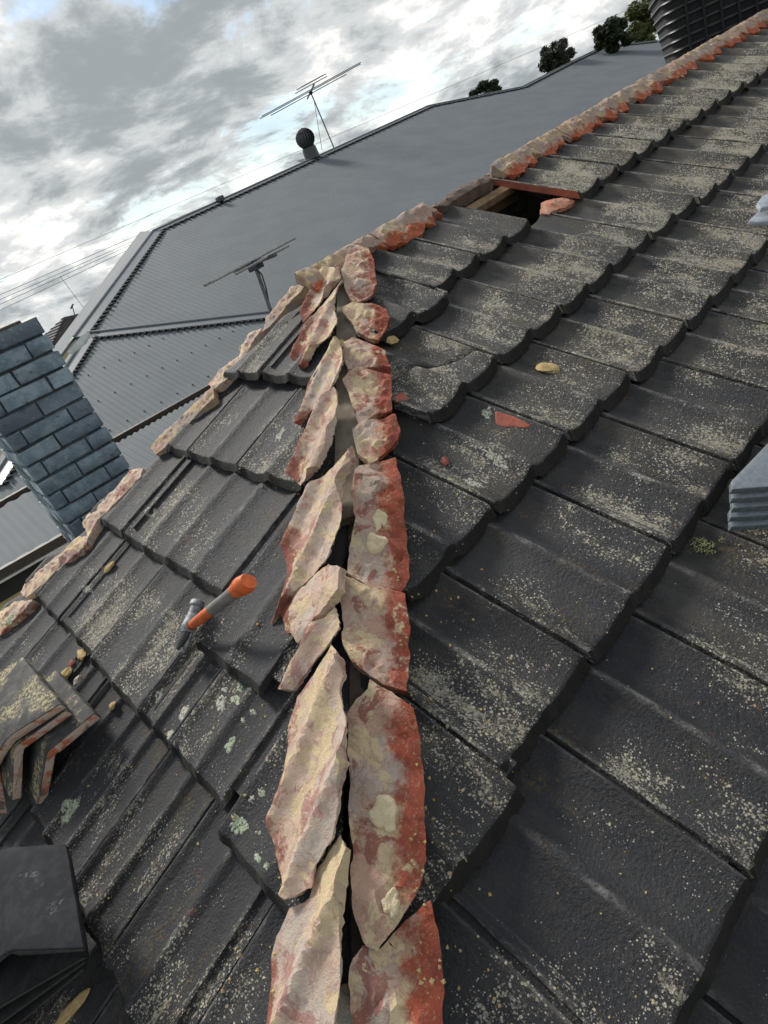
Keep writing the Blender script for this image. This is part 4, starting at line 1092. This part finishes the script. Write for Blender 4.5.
def leaf_mat(name, c1, c2):
    m, n, out = new_mat(name); t, o, r = obj_coords(n)
    finish(n, out, n.mix(n.ramp(n.noise(o, 3.0, 4), .38, .62), c1, c2), .75, spec=.25); return m
BARK = plain('bark', (.10, .075, .055), (.06, .045, .035), 8, .95, .5)
def tree(px, py, depth, rpx_w, rpx_h, label, mat, seed, leaves=5200, lumps=10, leaf=.12):
    rnd = random.Random(seed); c = at(px, py, depth); k = depth / FPX; rw, rh = rpx_w * k, rpx_h * k
    t_ = empty('tree', V((c.x, c.y, GROUND))); tag(t_, label, 'tree')
    mb = MB(); base = V((c.x, c.y, GROUND)); top = c + V((0, 0, rh * .3))
    mb.path([base, base.lerp(top, .5) + V((.1, 0, 0)), top], [rw * .13 + .08, rw * .09 + .05, .03], 9)
    for q in range(9):
        th_ = rnd.uniform(0, 6.28); s0 = base.lerp(top, rnd.uniform(.55, .9)); mb.path([s0, s0 + V((math.cos(th_) * rw * .4, math.sin(th_) * rw * .4, rh * .35)), s0 + V((math.cos(th_) * rw * .75, math.sin(th_) * rw * .75, rh * .55))], [.05, .03, .012], 6)
    mb.build('trunk', BARK, t_)
    cl = []
    for q in range(lumps):
        th_, rr, zz = rnd.uniform(0, 6.28), rnd.random() ** .6, rnd.uniform(-.75, .85)
        s = math.sqrt(max(.1, 1 - zz * zz * .7)); cl.append((c + V((math.cos(th_) * rr * rw * .85 * s, math.sin(th_) * rr * rw * .85 * s, zz * rh * .8)), rnd.uniform(.17, .36)))
    mb = MB()
    for q in range(leaves):
        cc_, s = rnd.choice(cl); d_ = V((rnd.gauss(0, 1), rnd.gauss(0, 1), rnd.gauss(0, 1))).normalized() * (rnd.random() ** .35)
        p = cc_ + V((d_.x * rw * s, d_.y * rw * s, d_.z * rh * s * 1.0))
        u = V((rnd.gauss(0, 1), rnd.gauss(0, 1), rnd.gauss(0, 1))).normalized(); v_ = u.orthogonal().normalized(); L = leaf * rnd.uniform(.6, 1.3)
        mb.v += [p - u * L, p + v_ * L * .45, p + u * L, p - v_ * L * .45]; j = len(mb.v); mb.f.append((j - 4, j - 3, j - 2, j - 1)); mb.mi.append(0)
    me = mb.mesh('crown', None, False); link('crown', me, mat, t_)
G1 = leaf_mat('dark_green_leaf', (.018, .032, .014), (.04, .055, .022)); G2 = leaf_mat('olive_leaf', (.07, .085, .028), (.13, .14, .05)); G3 = leaf_mat('grey_green_leaf', (.035, .045, .03), (.075, .08, .05))
tree(487, 93, 30, 18, 11, 'small low dark bush like tree, leftmost above the steel roof', G1, 1, 4600, 18, .10)
tree(558, 60, 28, 18, 19, 'round dark tree with gappy crown above the dip in the steel roof', G3, 2, 4200, 22, .11)
tree(612, 36, 28, 19, 17, 'dense dark green tree just left of the cooler', G1, 3, 8000, 20, .11)
tree(641, 27, 30, 21, 25, 'olive yellow tree partly hidden behind the cooler', G2, 4, 7000, 20, .12)

WIRE = plain('wire', (.10, .105, .11), (.12, .12, .125), 5, .6, 0)
for i, (x0, y0, x1, y1, dp, lab) in enumerate([(-10, 299, 152, 229, 30, 'topmost power line crossing the sky at the left'), (-10, 304, 152, 233, 30, 'second power line from the top crossing the sky at the left'), (-10, 309, 150, 236, 31, 'third power line from the top crossing the sky at the left'), (-10, 315, 149, 240, 31, 'lowest power line crossing the sky at the left'),
        (395, 110, 600, 22, 60, 'thin overhead wire passing behind the round tree')]):
    p, q = at(x0, y0, dp), at(x1, y1, dp * 1.06); mb = MB(); d_ = q - p; p -= d_ * 2; q += d_ * 1.2
    pts = [p.lerp(q, f / 24) - UP * (.0 if 1 else 0) for f in range(25)]
    mb.path(pts, .011 if i < 4 else .014, 5); o = mb.build('power_line', WIRE); tag(o, lab, 'power line', 'power lines')
p, q = at(60, 276, 32), at(80, 303, 32); mb = MB(); mb.path([p, p.lerp(q, .5) - UP * .03, q, q + (q - p) * 2], .012, 5); tag(mb.build('power_line', WIRE), 'short service wire dropping from the power lines to the steel roof', 'power line', 'power lines')
